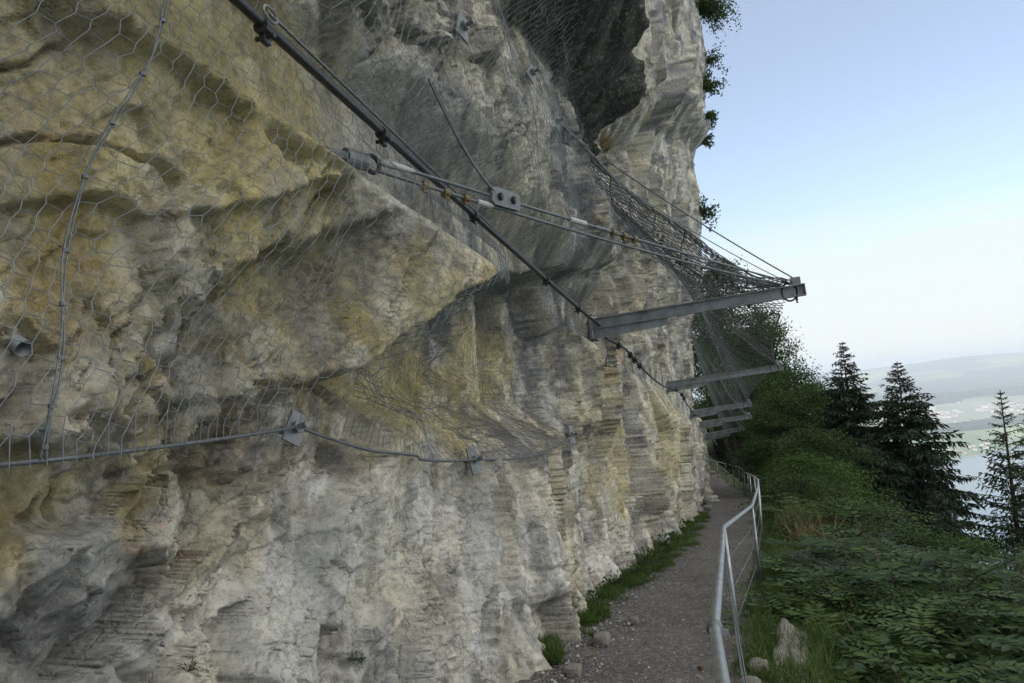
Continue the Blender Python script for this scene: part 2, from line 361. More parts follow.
    lim = rn_ - .17 + 1.4 * np.maximum(0, np.abs(z - rz_) - .2) + 9 * np.maximum(0, s - 5.2); d = np.where(lim - d < .25, d - .5 * np.maximum(0, .12 - (lim - d)) - np.maximum(0, d - lim) * .5, d); d = np.minimum(d, lim)
    zb_ = np.interp(s, [5.4, 15.3, 22.4, 27], [2.6, 1.56, .41, -.3]); d = np.minimum(d, .06 + .55 * np.maximum(0, np.abs(z - zb_) - .30) + 1.5 * np.maximum(0, 7.5 - s) + .05 * f2 + 2 * np.maximum(0, s - 24))
    rr_ = np.hypot(s - 5.45, z - 2.6); d = np.minimum(d, .04 + .9 * np.maximum(0, rr_ - .22))
    d = np.minimum(d, .30 + 1.6 * np.maximum(0, z - 5.3 - .02 * s) + 2.5 * np.maximum(0, s - 16) + 2.5 * np.maximum(0, 3.2 - s) + 3 * np.maximum(0, 4.1 - z) + .06 * f2)
    d = d - np.maximum(0, s - 24.5) * .95 * sst(3.0, 6.0, hgt) - np.maximum(0, s - 33) * .6 + .10 * (1 - sst(0, .45, hgt)) * (s > -6)
    return d
s_e = (EYE - B0) @ DS
ss = [-5.0]
while ss[-1] < 46: ss.append(ss[-1] + max(.0105, .0046 * hypot(ss[-1] - s_e, 1.6)))
left = [-5.0]
while left[-1] > -70: left.append(left[-1] - .03 * (1 + .25 * (-5 - left[-1])))
sa_ = np.array(left[:0:-1] + ss)
za = [-6.5]
while za[-1] < 46:
    q = za[-1]; za.append(q + (.0115 if -.6 < q < 4 else (.0115 + .012 * (-.6 - q) if q < -.6 else .014 + .0050 * (q - 4) * 2)))
za = np.array(za)
SG, ZG = np.meshgrid(sa_, za, indexing='ij')
DG = relief(SG, ZG)
def dat(s, z):
    s = np.asarray(s, float); z = np.asarray(z, float)
    fi = np.interp(s, sa_, np.arange(len(sa_))); fj = np.interp(z, za, np.arange(len(za)))
    i = np.minimum(fi.astype(int), len(sa_) - 2); j = np.minimum(fj.astype(int), len(za) - 2); a = fi - i; b = fj - j
    return (DG[i, j] * (1 - a) + DG[i + 1, j] * a) * (1 - b) + (DG[i, j + 1] * (1 - a) + DG[i + 1, j + 1] * a) * b

def hit(px, py, lift=0.0):
    off = .1
    for _ in range(12):
        s, z = W(px, py, off); off = .5 * off + .5 * (float(dat(s, z)) + lift)
    return s, z
# --- rock colours (albedo; the roof underside also carries painted shade)
GREY = np.array([.44, .415, .365]); PALE = np.array([.68, .65, .58]); OCH = np.array([.47, .39, .175]); YEL = np.array([.62, .53, .25]); BLU = np.array([.21, .222, .24]); DRK = np.array([.12, .125, .105]); ORA = np.array([.58, .31, .11]); BRN = np.array([.24, .175, .085]); TAN = np.array([.51, .465, .33])
def blend(c, col, m): return c + (col - c) * m[..., None]
S0G, Z0G = SG, ZG; SG, ZG = SG + 1.2 * DG, ZG - .2 * DG
wxx = .33 * fbm(SG * 1.3, ZG * 1.3, 7, 101, .6); wzz = .33 * fbm(SG * 1.3, ZG * 1.3, 7, 131, .6)
SW, ZW = SG + wxx, ZG + wzz
n_a = fbm(SG * .9, ZG * .7, 5, 150); n_b = fbm(SG * 3.1 + ZG, ZG * 1.6, 4, 160); n_v = fbm(SW * 2.6, ZW * .45, 5, 170); n_c = fbm(SG * 2.2, ZG * 1.5, 6, 175, .62)
C = np.broadcast_to(GREY, SG.shape + (3,)).copy()
C = blend(C, PALE, sst(0, .12, n_b) * .55); C = blend(C, TAN, sst(.1, .25, n_a) * .5); C = blend(C, BLU, sst(.12, .22, n_v) * .65); C = blend(C, BLU * .75, sst(.2, .28, n_c) * .55); C = blend(C, PALE * 1.05, sst(.30, .38, -n_c) * .5)
def blob(px, py, rs, rz, col, k, off=0.0, hard=.35, nz=n_b):
    global C
    s0, z0 = W(px, py, off); r = np.hypot((SW - s0) / rs, (ZW - z0) / rz) + .25 * nz
    C = blend(C, col, (1 - sst(1 - hard, 1 + hard, r)) * k * (.35 + .65 * sst(-.35, -.1, n_c + .25 * (px * 7 % 3 - 1))))
blob(150, 180, 1.5, 1.0, OCH, .85, 0, .3); blob(230, 150, 1.3, .8, OCH * 1.15, .7); blob(190, 260, .9, .5, TAN, .5)
blob(60, 200, .22, .9, BRN, .6); blob(100, 250, .12, .6, BRN, .55); blob(60, 380, .35, .35, BRN, .5); blob(280, 190, .9, .4, YEL * .85, .35)
blob(100, 20, 1.0, .22, DRK, .85); blob(250, 30, .6, .2, DRK * 1.3, .5)
blob(200, 350, .5, .22, BLU * 1.3, .5); blob(260, 330, .45, .25, BRN * 1.4, .45); blob(290, 310, .35, .3, PALE * .9, .5)
blob(400, 270, 1.2, .45, TAN, .5); blob(380, 100, 1.1, 1.0, TAN, .45); blob(440, 130, .9, .8, TAN * 1.05, .5)
blob(530, 205, 1.7, 1.2, BLU, .85, 0, .4, n_v); blob(445, 215, 1.2, .6, BLU, .7, 0, .4, n_v); blob(330, 60, .35, .6, BLU * .8, .6)
blob(510, 130, .9, .55, TAN, .55, 0, .3, n_v)
blob(450, 370, 1.6, .55, OCH * 1.05, .8); blob(510, 350, 1.2, .6, YEL, .6, 0, .4, n_v); blob(360, 380, .8, .3, OCH, .7); blob(560, 370, .7, .8, BLU * 1.2, .45)
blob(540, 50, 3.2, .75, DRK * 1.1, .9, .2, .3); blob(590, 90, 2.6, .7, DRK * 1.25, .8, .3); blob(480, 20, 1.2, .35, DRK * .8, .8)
blob(40, 540, .8, .16, DRK * 2, .3); blob(60, 550, .22, .22, TAN * 1.15, .75); blob(90, 490, .3, .14, OCH * 1.1, .65); blob(130, 600, .9, .2, BLU * 1.4, .35); blob(190, 480, .35, .16, BRN * 1.4, .4)
blob(280, 560, .7, .45, PALE, .75); blob(400, 600, 1.2, .6, PALE, .7); blob(460, 520, .9, .6, PALE * .95, .6); blob(330, 520, .4, .3, YEL * .95, .4); blob(520, 560, 1.0, .9, PALE * .95, .55)
blob(600, 440, 2.0, 1.1, YEL, .6, 0, .4, n_v); blob(640, 460, 1.9, 1.2, TAN * 1.1, .5, 0, .4, n_v); blob(560, 500, .6, 1.0, OCH * 1.25, .6, 0, .3, n_v); blob(668, 450, 3.0, 1.5, YEL * 1.02, .5, 0, .4, n_v)
blob(440, 530, .18, .2, ORA, .7); blob(440, 590, .16, .35, BRN * 1.5, .6); blob(388, 490, .3, .12, ORA * 1.15, .45); blob(620, 350, .5, .25, ORA * 1.05, .5); blob(590, 375, .35, .3, ORA, .45)
blob(652, 270, 2.5, 1.6, TAN * 1.12, .55, 0, .4, n_v); blob(680, 280, 5, 2.4, BLU * 1.25, .5, 0, .5, n_v); blob(625, 170, 2.4, .8, TAN * 1.1, .6); blob(670, 60, 9, 5, BLU * 1.2, .6, .8, .5, n_v); blob(660, 140, 3, 1.1, BLU * .8, .6, .6, .4)
for cx, w, k in ((8.4, .35, .6), (10.2, .5, .5), (12.6, .3, .65), (15.5, .6, .5), (19, .6, .5), (5.0, .15, .5), (4.2, .14, .5), (2.9, .12, .45), (1.9, .1, .45)):
    q = np.abs(SW - cx - .15 * np.sin(ZG * 1.3)) / w + .6 * n_b; C = blend(C, BLU * 1.05, (1 - sst(.5, 1.2, q)) * k * sst(.3, 1.2, ZG - gs(SG)))
C = blend(C, np.array([.10, .12, .05]), sst(.35, .7, fbm(SG * .8, ZG * .8, 4, 190)) * .35 * sst(3, 6, ZG))
C = blend(C, BRN, sst(.52, .6, fbm(SW * 1.9, ZW * 1.2, 5, 210)) * .5)
# sprayed survey marks
def spray(px, py, rs, rz, col, k):
    global C
    s0, z0 = W(px, py, .1); jig = fbm(SG * 9, ZG * 9, 3, 230); r = np.hypot((SG - s0) / rs, (ZG - z0) / rz) + .5 * jig; C = blend(C, np.array(col), (1 - sst(.6, 1.1, r)) * k)
for px, py in ((172, 530), (180, 526), (187, 524)): spray(px, py, .025, .012, (.85, .32, .14), .75)
for px, py in ((168, 550), (176, 552), (183, 555), (182, 560)): spray(px, py, .022, .014, (.85, .36, .16), .65)
spray(85, 440, .05, .03, (.12, .19, .27), .75); spray(300, 352, .10, .03, (.12, .20, .33), .6); spray(215, 395, .08, .03, (.14, .2, .3), .4)
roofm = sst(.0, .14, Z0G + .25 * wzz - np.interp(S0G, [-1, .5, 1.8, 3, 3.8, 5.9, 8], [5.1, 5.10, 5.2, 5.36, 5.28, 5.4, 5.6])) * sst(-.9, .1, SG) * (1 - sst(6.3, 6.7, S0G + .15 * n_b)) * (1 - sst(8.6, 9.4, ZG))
ux, uz = SG + .09 * fbm(SG * 3, ZG * 3, 4, 341, .6), ZG + .09 * fbm(SG * 3, ZG * 3, 4, 351, .6)
lowp = sst(-.1, .5, (ip(L2, SG) + .05 - ZG)) * (1 - .5 * sst(5, 9, SG))
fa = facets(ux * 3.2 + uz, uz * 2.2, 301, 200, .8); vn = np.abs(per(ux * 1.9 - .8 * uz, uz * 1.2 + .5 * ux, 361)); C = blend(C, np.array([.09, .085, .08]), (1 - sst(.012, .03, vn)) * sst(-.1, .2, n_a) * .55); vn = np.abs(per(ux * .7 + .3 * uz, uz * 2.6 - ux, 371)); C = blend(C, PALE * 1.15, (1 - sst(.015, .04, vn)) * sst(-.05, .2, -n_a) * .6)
vn = np.abs(per(ux * 2.6 + .35 * uz, uz * .55 - .3 * ux, 381)); C = blend(C, np.array([.075, .07, .065]), (1 - sst(.012, .035, vn)) * sst(-.15, .15, n_c) * .7 * lowp); vn = np.abs(per(ux * 4.6 - 1.2 * uz, uz * 2.9 + .8 * ux, 391)); C = blend(C, np.array([.08, .075, .07]), (1 - sst(.015, .045, vn)) * sst(.0, .25, n_b) * .6); C = blend(C, BLU * .7, sst(.10, .16, fbm(ux * 3.4 + uz, uz * 1.3, 5, 395)) * sst(.05, .3, n_a) * .45)
fb = facets(ux * 9 + .5 * uz, uz * 5.5, 311, 200, .8); fc = facets(ux * 1.3 + .4 * uz, uz * .8, 321, 200, .5)
C = blend(C, PALE, lowp * (.42 + .25 * sst(-.1, .3, n_b)) * sst(-3.2, -1.8, SG + .6 * n_a))
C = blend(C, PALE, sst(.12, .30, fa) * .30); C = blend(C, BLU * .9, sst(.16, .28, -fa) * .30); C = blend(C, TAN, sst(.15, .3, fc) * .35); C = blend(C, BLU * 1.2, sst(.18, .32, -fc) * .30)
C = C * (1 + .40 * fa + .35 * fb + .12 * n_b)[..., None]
OCW = np.array([.53, .46, .25]); blob(130, 190, 1.1, .85, OCW, .42, 0, .25); blob(230, 150, 1.0, .7, OCW * 1.08, .36, 0, .25); blob(60, 180, .16, .7, BRN * 1.3, .5, 0, .3); blob(85, 330, .12, .5, BRN * 1.3, .45, 0, .3); blob(60, 330, .45, .6, OCH * .95, .45, 0, .3); blob(290, 200, .5, .5, YEL * .9, .4, 0, .25)
blob(440, 375, 1.2, .5, YEL * .85, .5, 0, .3); blob(520, 350, .9, .5, YEL, .5, 0, .3); blob(610, 450, 1.5, .9, YEL, .5, 0, .3); blob(655, 440, 2.5, 1.3, YEL * .95, .45, 0, .3); blob(630, 300, 1.5, 1.0, TAN * 1.15, .4, 0, .3)
COOL = np.array([.63, .64, .63]); blob(330, 130, .5, .5, COOL * .85, .4, 0, .3); blob(210, 300, .5, .25, COOL * .85, .45, 0, .3); blob(120, 400, .5, .2, COOL * .85, .4, 0, .3); blob(30, 130, .3, .3, COOL * .8, .3, 0, .3); blob(330, 250, .5, .3, BLU * 1.4, .4, 0, .3); blob(460, 490, .9, .5, COOL, .4, 0, .3); blob(280, 570, .8, .4, COOL, .5, 0, .3); blob(400, 580, 1.4, .7, COOL, .45, 0, .3); blob(510, 560, 1.2, .8, COOL, .4, 0, .3); blob(60, 620, .6, .25, COOL * .8, .4, 0, .3); blob(380, 180, .6, .5, COOL * .9, .35, 0, .3); blob(170, 420, .5, .15, COOL * .9, .4, 0, .3)
C = blend(C, np.array([.042, .048, .040]) * (1 + .5 * np.clip(n_v, -.5, 1))[..., None], roofm * .93)  # roof underside: dark wet rock, with the overhang's shade worked into the colour
C = np.clip((C - .36) * 1.14 + .385, .02, .85); C = np.clip(C * np.array([1.0, 1.0, .97]), .02, .82)
SG, ZG = S0G, Z0G
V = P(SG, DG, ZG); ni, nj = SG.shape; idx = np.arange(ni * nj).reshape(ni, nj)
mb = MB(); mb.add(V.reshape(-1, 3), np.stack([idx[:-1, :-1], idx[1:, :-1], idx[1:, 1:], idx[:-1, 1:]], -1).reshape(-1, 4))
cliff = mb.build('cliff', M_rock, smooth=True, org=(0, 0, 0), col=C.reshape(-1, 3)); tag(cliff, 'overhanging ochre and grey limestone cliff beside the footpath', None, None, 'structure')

# ------------------------------------------------------------------ path and hillside
def n_edge(s): return np.interp(s, [-20, -4, .5, 4, 9, 16, 26, 31.6, 35, 38, 46], [2.35, 2.0, 2.08, 2.2, 2.3, 2.3, 2.2, 1.8, 1.0, 0.1, -2.5])
sv = np.concatenate([np.linspace(-30, -4, 60)[:-1], np.linspace(-4, 14, 260), np.linspace(14, 60, 160)[1:]]); tv = np.linspace(0, 1, 40)
SP, TP = np.meshgrid(sv, tv, indexing='ij'); LO_ = -1.0 - .9 * np.maximum(0, SP - 31); NP_ = LO_ + TP * (n_edge(SP) - .10 - LO_)
ZP = gs(SP) + .018 * fbm(SP * 1.2, NP_ * 1.8, 4, 300) + .05 * sst(.6, -.1, NP_) - .02 * np.cos((NP_ - 1.1) * 2.2)
ii = np.arange(SP.size).reshape(SP.shape)
mb = MB(); mb.add(P(SP, NP_, ZP).reshape(-1, 3), np.stack([ii[:-1, :-1], ii[1:, :-1], ii[1:, 1:], ii[:-1, 1:]], -1).reshape(-1, 4))
tag(mb.build('path', M_path, smooth=True, org=(0, 0, 0)), 'narrow grey gravel footpath running along the cliff foot', None, None, 'structure')
def hill_z(s, n):
    e = n_edge(s); q = n - e; brk = np.interp(s, [-5, 0, 1.5, 4.5, 8, 14, 30], [.35, .36, .42, 1.1, 1.5, 1.0, .8])
    x = np.maximum(0, q - brk)
    return gs(np.minimum(s, 60)) - .012 - .10 * np.clip(q, 0, brk) - np.minimum(x, 1.0) * .95 - np.maximum(0, x - 1.0) * 1.02 + (.10 * fbm(s * .8, n * .8, 4, 320) + .5 * per(s * .15, n * .15, 333) * sst(3, 8, q)) * sst(.1, .6, q)
sv2 = np.concatenate([-30 - np.geomspace(.5, 900, 30)[::-1], np.linspace(-30, -4, 40)[:-1], np.linspace(-4, 16, 160), np.linspace(16, 60, 110)[1:], 60 + np.geomspace(1, 900, 40)])
qv = np.concatenate([np.linspace(-.35, 4, 64), 4 + np.geomspace(.1, 620, 90)])
S2, Q2 = np.meshgrid(sv2, qv, indexing='ij'); N2 = n_edge(S2) + Q2; Z2 = hill_z(S2, N2); ii = np.arange(S2.size).reshape(S2.shape)
mb = MB(); mb.add(P(S2, N2, Z2).reshape(-1, 3), np.stack([ii[:-1, :-1], ii[1:, :-1], ii[1:, 1:], ii[:-1, 1:]], -1).reshape(-1, 4))
tag(mb.build('hillside', M_soil, smooth=True, org=(0, 0, 0)), 'steep overgrown hillside falling from the path', None, None, 'structure')
# steps where the path climbs again at the far end
mb = MB()
for k in range(9):
    s0 = 37.5 + k * .42; mb.box(P(s0 + .25, -.9 - .3 * k, gs(37.5) - .1 + .15 * k), DS, DN, (0, 0, 1), (.30, 1.15, .16))
tag(mb.build('path_steps', M_slab), 'grey steps at the far end of the path by the cliff foot', 'steps')

# ------------------------------------------------------------------ steel beams
BEAMS = [(5.41, 2.63, 3.08, .18), (15.33, 1.56, 3.13, .24), (22.44, .41, 2.28, .18), (26.67, -.27, 2.24, .17), (29.91, -1.05, 1.88, .24), (37.0, -1.75, 1.0, .18)]
BL = ['nearest and longest grey steel beam reaching out from the cliff over the path', 'second steel beam along the path, under the dark end of the net',
      'third steel beam from the front, short in the distance below the net', 'fourth steel beam from the front, with the third close above it',
      'fifth steel beam from the front, the last but one in the row', 'farthest and shortest looking steel beam, at the end of the row']
TIPS = []; ROOTS = []
for (s, z, L, rise), lb in zip(BEAMS, BL):
    d0 = float(np.max(dat(np.array([s - .12, s, s + .12]), np.array([z] * 3)))); n0 = min(d0, .06) if s < 20 else min(d0, .7)
    root = P(s, n0 - .02, z + rise * n0 / L); tip = P(s, L, z + rise); TIPS.append(tip); ROOTS.append(root)
    t = thing('steel_beam', root, lb, 'beam', 'steel beams carrying the rockfall net')
    ax = tip - root; Ln = np.linalg.norm(ax); ax /= Ln; side = np.cross(ax, [0, 0, 1]); side /= np.linalg.norm(side); up = np.cross(side, ax)
    H, Bf, tf, tw = .165, .15, .014, .010
    mb = MB(); c = root + ax * Ln / 2
    mb.box(c + up * (H / 2 - tf / 2), ax, side, up, (Ln / 2, Bf / 2, tf / 2)); mb.box(c - up * (H / 2 - tf / 2), ax, side, up, (Ln / 2, Bf / 2, tf / 2)); mb.box(c, ax, side, up, (Ln / 2, tw / 2, H / 2 - tf - .0005))
    mb.build('i_section', M_beam, t)
    mb = MB(); mb.box(root - ax * .012 - up * .06, ax, side, up, (.012, .13, .24)); pl = mb.build('base_plate', M_galv, t)
    for i in (-1, 1):
        for j in (-1, 1):
            mb = MB(); q = root + side * .10 * i - up * .06 + up * .19 * j; mb.cyl(q - ax * .1, q + ax * .06, .011, 8); mb.cyl(q, q + ax * .022, .022, 6); bo = mb.build('bolt', M_dark, t); bo.parent = pl
    mb = MB(); gl = min(1.15, Ln * .45)
    prof = [root - up * H / 2, root + ax * gl - up * H / 2, root + ax * gl - up * (H / 2 + .07), root + ax * gl * .92 - up * (H / 2 + .115), root - up * (H / 2 + .15)]
    mb.prism(np.array(prof) - side * .007 - up * .001, side * .014); mb.build('gusset', M_beam, t)
    mb = MB(); mb.box(tip + ax * .006, ax, side, up, (.006, Bf / 2, H / 2)); mb.build('end_plate', M_beam, t)
    mb = MB(); mb.box(tip - ax * .10 + up * (H / 2 + .055), ax, side, up, (.07, .012, .055)); mb.build('lug', M_beam, t)
    mb = MB(); q = tip - ax * .2; mb.tube([q + up * (.13 * cos(a)) + ax * .1 * sin(a) for a in np.linspace(0, 2 * pi, 17)], .014, 6); mb.build('shackle', M_dark, t)
    mb = MB(); q = tip - ax * .12 - up * (H / 2); mb.cyl(q, q - up * .05, .018, 6); mb.cyl(q - up * .05, q - up * .09, .012, 6); mb.build('bolt', M_dark, t)

# ------------------------------------------------------------------ ropes on the wall
def rope_thing(name, ptsl, r, mat, label, cat, group=None, k=8):
    mb = MB(); mb.tube(ptsl, r, k); return tag(mb.build(name, mat, smooth=True), label, cat, group)
def seg(a, b, n=24, sag=0.0):
    t = np.linspace(0, 1, n)[:, None]; p = a + (b - a) * t; p[:, 2] -= (4 * sag * t * (1 - t))[:, 0]; return p
def clampd(t, p, ax, r=.022, mat=None, name='clamp', ln=.05):
    ax = ax / np.linalg.norm(ax); mb = MB(); mb.cyl(p - ax * ln / 2, p + ax * ln / 2, r, 10)
    u = np.cross(ax, DN); u /= np.linalg.norm(u)
    mb.box(p + u * r * 1.1, ax, u, np.cross(ax, u), (ln * .35, r * .7, r * .35)); mb.cyl(p + u * r * 1.0 - DN * r * 1.3, p + u * r * 1.0 + DN * r * 1.3, r * .3, 6)
    return mb.build(name, mat or M_dark, t, smooth=False)
# black coated edge rope from near the top left down to the first beam
a = RA; b = RB; dv = (b - a) / np.linalg.norm(b - a)
a2 = a - dv * 1.3
t = thing('edge_rope', b, 'thick black coated rope running diagonally down the net to the nearest beam', 'rope')
mb = MB(); mb.tube(seg(a2, b, 30, .03), .0235, 10); mb.build('coated_rope', M_black, t, smooth=True)
up_ = np.cross(dv, DN); up_ = up_ / np.linalg.norm(up_); up_ = up_ * np.sign(up_[2])
def on_rope(px):  # point of the edge rope seen above pixel column px
    lo, hi = 0.0, 1.0
    for _ in range(40):
        m = (lo + hi) / 2; q = a + (b - a) * m - EYE
        if 512 + FP * (q @ CR) / (q @ CF) < px: lo = m
        else: hi = m
    return a + (b - a) * lo - np.array([0, 0, .03])
for px in (265, 383, 474, 546, 578): clampd(t, on_rope(px), dv, .036, M_dark, 'clamp', .07)
p1 = on_rope(270) + up_ * .09; th = seg(p1, on_rope(474) + up_ * .05, 12, .0); th2 = seg(on_rope(474) + up_ * .05, on_rope(576) + up_ * .05, 8, .02)
mb = MB(); mb.tube(np.vstack([th, th2[1:]]), .008, 6); mb.build('lashing_rope', M_rope, t, smooth=True)
mb = MB(); mb.tube([p1 + up_ * .03 * cos(x) + dv * .05 * sin(x) for x in np.linspace(0, 2 * pi, 15)], .007, 6); mb.build('shackle', M_galv, t)
# rope going on from beam to beam along the wall
prev = ROOTS[0] - np.array([0, 0, .20]) + DN * .05
labs = ['dark rope drooping along the wall from the nearest beam to the second beam', 'dark rope along the wall between the second and the third beam']
for k in (1, 2):
    nx = ROOTS[k] - np.array([0, 0, .12]) + DN * .05
    pl = seg(prev, nx, 70, .28 if k == 1 else .2); sq = (pl - B0) @ DS; pn = (pl - B0) @ DN; pl = pl + np.maximum(0, np.minimum(.30, .05 + sq * 0 + 4 * np.minimum(np.arange(70), np.arange(70)[::-1]) / 70) - pn)[:, None] * DN; pn = (pl - B0) @ DN
    need = dat(sq, pl[:, 2]) + .03; need = np.convolve(np.pad(np.maximum(need, pn), 3, mode='edge'), np.ones(7) / 7, 'valid') + .08; pl = pl + np.maximum(0, need - pn)[:, None] * DN
    t = thing('wall_rope', prev, labs[k - 1], 'rope', 'dark ropes linking the beam roots')
    mb = MB(); mb.tube(pl, .020 if k == 1 else .018, 8); mb.build('rope', M_black, t, smooth=True)
    for q in ((4, 9, 12, 16, 64) if k == 1 else (7, 12)): clampd(t, pl[q], pl[q + 1] - pl[q], .042, M_dark, 'clamp', .09)
    prev = nx
# two stay cables from the turnbuckle anchor to the tip of the first beam
s0, z0 = hit(352, 157, .08); n0 = max(.12, float(dat(s0, z0)) + .06); anc = P(s0, n0, z0); tipA = TIPS[0] + np.array([0, 0, .14]) - DN * .22; tipB = TIPS[0] + np.array([0, 0, .11]) - DN * .30
t = thing('cable_anchor', anc, 'stout steel anchor with cylindrical sleeve in the rock behind the black rope', 'anchor')
dv1 = (tipA - anc) / np.linalg.norm(tipA - anc)
mb = MB(); mb.cyl(anc - dv1 * .16, anc - dv1 * .02, .030, 8); mb.build('rod', M_galv, t)
mb = MB(); mb.cyl(anc - dv1 * .03, anc + dv1 * .12, .05, 16); mb.build('sleeve', M_galv, t)
mb = MB(); q = anc + dv1 * .17; mb.tube([q + np.array([0, 0, .05]) * cos(x) + dv1 * .055 * sin(x) for x in np.linspace(0, 2 * pi, 17)], .014, 6); mb.build('eye', M_dark, t)
e0 = anc + dv1 * .21
cabs = []
for tp, lb, dz in ((tipA, 'upper steel stay cable with brake plate, from the wall anchor to the nearest beam tip', .03), (tipB, 'lower steel stay cable with yellow clips, from the wall anchor to the nearest beam tip', -.03)):
    st = e0 + np.array([0, 0, dz]); pl = seg(st, tp, 40, .05 if dz < 0 else .02)
    c = thing('stay_cable', st, lb, 'cable', 'stay cables of the nearest beam'); cabs.append((c, pl))
    mb = MB(); mb.tube(pl, .0125, 8); mb.build('rope', M_rope, c, smooth=True)
c, pl = cabs[0]; tn = (pl[-1] - pl[0]); tn /= np.linalg.norm(tn)
def frac(pl, px):
    for i in range(len(pl)):
        q = pl[i] - EYE
        if 512 + FP * (q @ CR) / (q @ CF) >= px: return pl[i], i
    return pl[-1], len(pl) - 1
mb = MB(); mb.tube([pl[0] + tn * x for x in (.02, .06, .20, .30)], [.016, .026, .022, .013], 10); mb.build('thimble_sleeve', M_white, c, smooth=True)
q, i = frac(pl, 500); sd = np.cross(tn, DN); sd /= np.linalg.norm(sd)
mb = MB(); w1, w2 = sd * .065, tn * .16
mb.prism([q - w2 - w1 * .7, q - w2 * .8 - w1, q + w2 * .85 - w1, q + w2 - w1 * .7, q + w2 + w1 * .7, q + w2 * .85 + w1, q - w2 * .8 + w1, q - w2 + w1 * .7], DN * .03); plt = mb.build('brake_plate', M_rope, c)
for w in (-.075, .075):
    mb = MB(); mb.cyl(q + tn * w - DN * .02, q + tn * w + DN * .05, .027, 12); bo = mb.build('drum', M_dark, c); bo.parent = plt
for px in (577, 596): mb = MB(); q2, i = frac(pl, px); mb.cyl(q2 - tn * .12, q2 + tn * .12, .024 if px == 577 else .018, 10); mb.build('ferrule', M_white if px == 577 else M_galv, c, smooth=False)
for px in (606, 616, 630): q2, i = frac(pl, px); clampd(c, q2, tn, .026, M_brass, 'clip', .07)
c, pl = cabs[1]; tn = (pl[-1] - pl[0]); tn /= np.linalg.norm(tn)
for px in (424, 437, 452): q2, i = frac(pl, px); clampd(c, q2, tn, .024, M_brass, 'clip', .05)
q2, i = frac(pl, 468); mb = MB(); mb.cyl(q2 - tn * .08, q2 + tn * .08, .021, 10); mb.build('ferrule', M_white, c)
# loose rope loop from the brake plate up to a rock bolt
qp, _ = frac(cabs[0][1], 496); s1, z1 = hit(430, 80, .05); top = P(s1, float(dat(s1, z1)) + .05, z1)
t = thing('hanger_rope', top, 'slack doubled rope hanging from the rock to the brake plate', 'rope')
for o_ in (-.02, .03):
    mb = MB(); pl = seg(top + DS * o_, qp + DS * o_ * .6, 24, .10); need = dat((pl - B0) @ DS, pl[:, 2]) + .03; pn = (pl - B0) @ DN; pl = pl + np.maximum(0, need - pn)[:, None] * DN; mb.tube(pl, .009, 6); mb.build('strand', M_rope, t, smooth=True)
# long stay from the high rock to the tip
s1, z1 = hit(598, 156, .04); hi = P(s1, float(dat(s1, z1)) + .04, z1)
rope_thing('high_stay_rope', seg(hi, TIPS[0] + np.array([0, 0, .17]) - DN * .12, 30, .06), .010, M_rope, 'thin dark stay rope from high rock down to the nearest beam tip', 'rope')
# hanging rope below the roof
s1, z1 = W(580, -10, .3); s2, z2 = W(564, 118, .1); top = P(s1, .3 + float(dat(s1, z1)) * .5, z1 + .3); bot = P(s2, float(dat(s2, z2)) + .12, z2)
rope_thing('drop_rope', seg(top, bot, 16), .009, M_dark, 'thin black rope hanging straight down in front of the dark rock roof', 'rope')

# anchors on the lower and upper net edge
def anchor(px, py, label, size=.07, tilt=.4, group='plate anchors holding the net to the rock'):
    s, z = hit(px, py, .06); n = .02 + float(np.max(dat(s + np.array([-.06, -.03, 0, .03, .06, 0, 0]), z + np.array([0, 0, 0, 0, 0, .05, -.05])))) ; p = P(s, n + .035, z)
    t = thing('plate_anchor', p, label, 'anchor', group)
    ax = DN + DS * -.25 + np.array([0, 0, .15]); ax /= np.linalg.norm(ax); u = np.cross(ax, [0, 0, 1]); u /= np.linalg.norm(u); v = np.cross(u, ax)
    u, v = u * cos(tilt) + v * sin(tilt), v * cos(tilt) - u * sin(tilt)
    mb = MB(); pr = [p + u * size * .8 * sx * (1 - .25 * (sy > 0)) + v * size * 1.2 * sy for sx, sy in ((-1, -1), (1, -1), (1, 1), (-1, 1))]
    mb.prism(pr, ax * .012); mb.build('plate', M_galv, t)
    mb = MB(); mb.cyl(p - ax * .1, p + ax * .10, .016, 8); mb.build('rod', M_galv, t)
    mb = MB(); mb.cyl(p + ax * .0125, p + ax * .045, .032, 6); mb.build('nut', M_galv, t)
    return p + ax * .03
A1 = anchor(292, 428, 'large tilted grey anchor plate, leftmost on the lower net edge', .07, .5)
A2 = anchor(470, 460, 'light square anchor plate at the lowest point of the net edge', .085, -.2)
A3 = anchor(567, 435, 'anchor plate with stub rod at the right end of the lower net edge', .095, .1)
A4 = anchor(459, 28, 'anchor plate high in the net left of the dark roof', .085, .4)
A5 = anchor(527, 74, 'anchor plate under the dark roof beside the rock rib', .085, .7)
A6 = anchor(556, 122, 'anchor plate at the top of the net canopy under the roof', .10, .6)
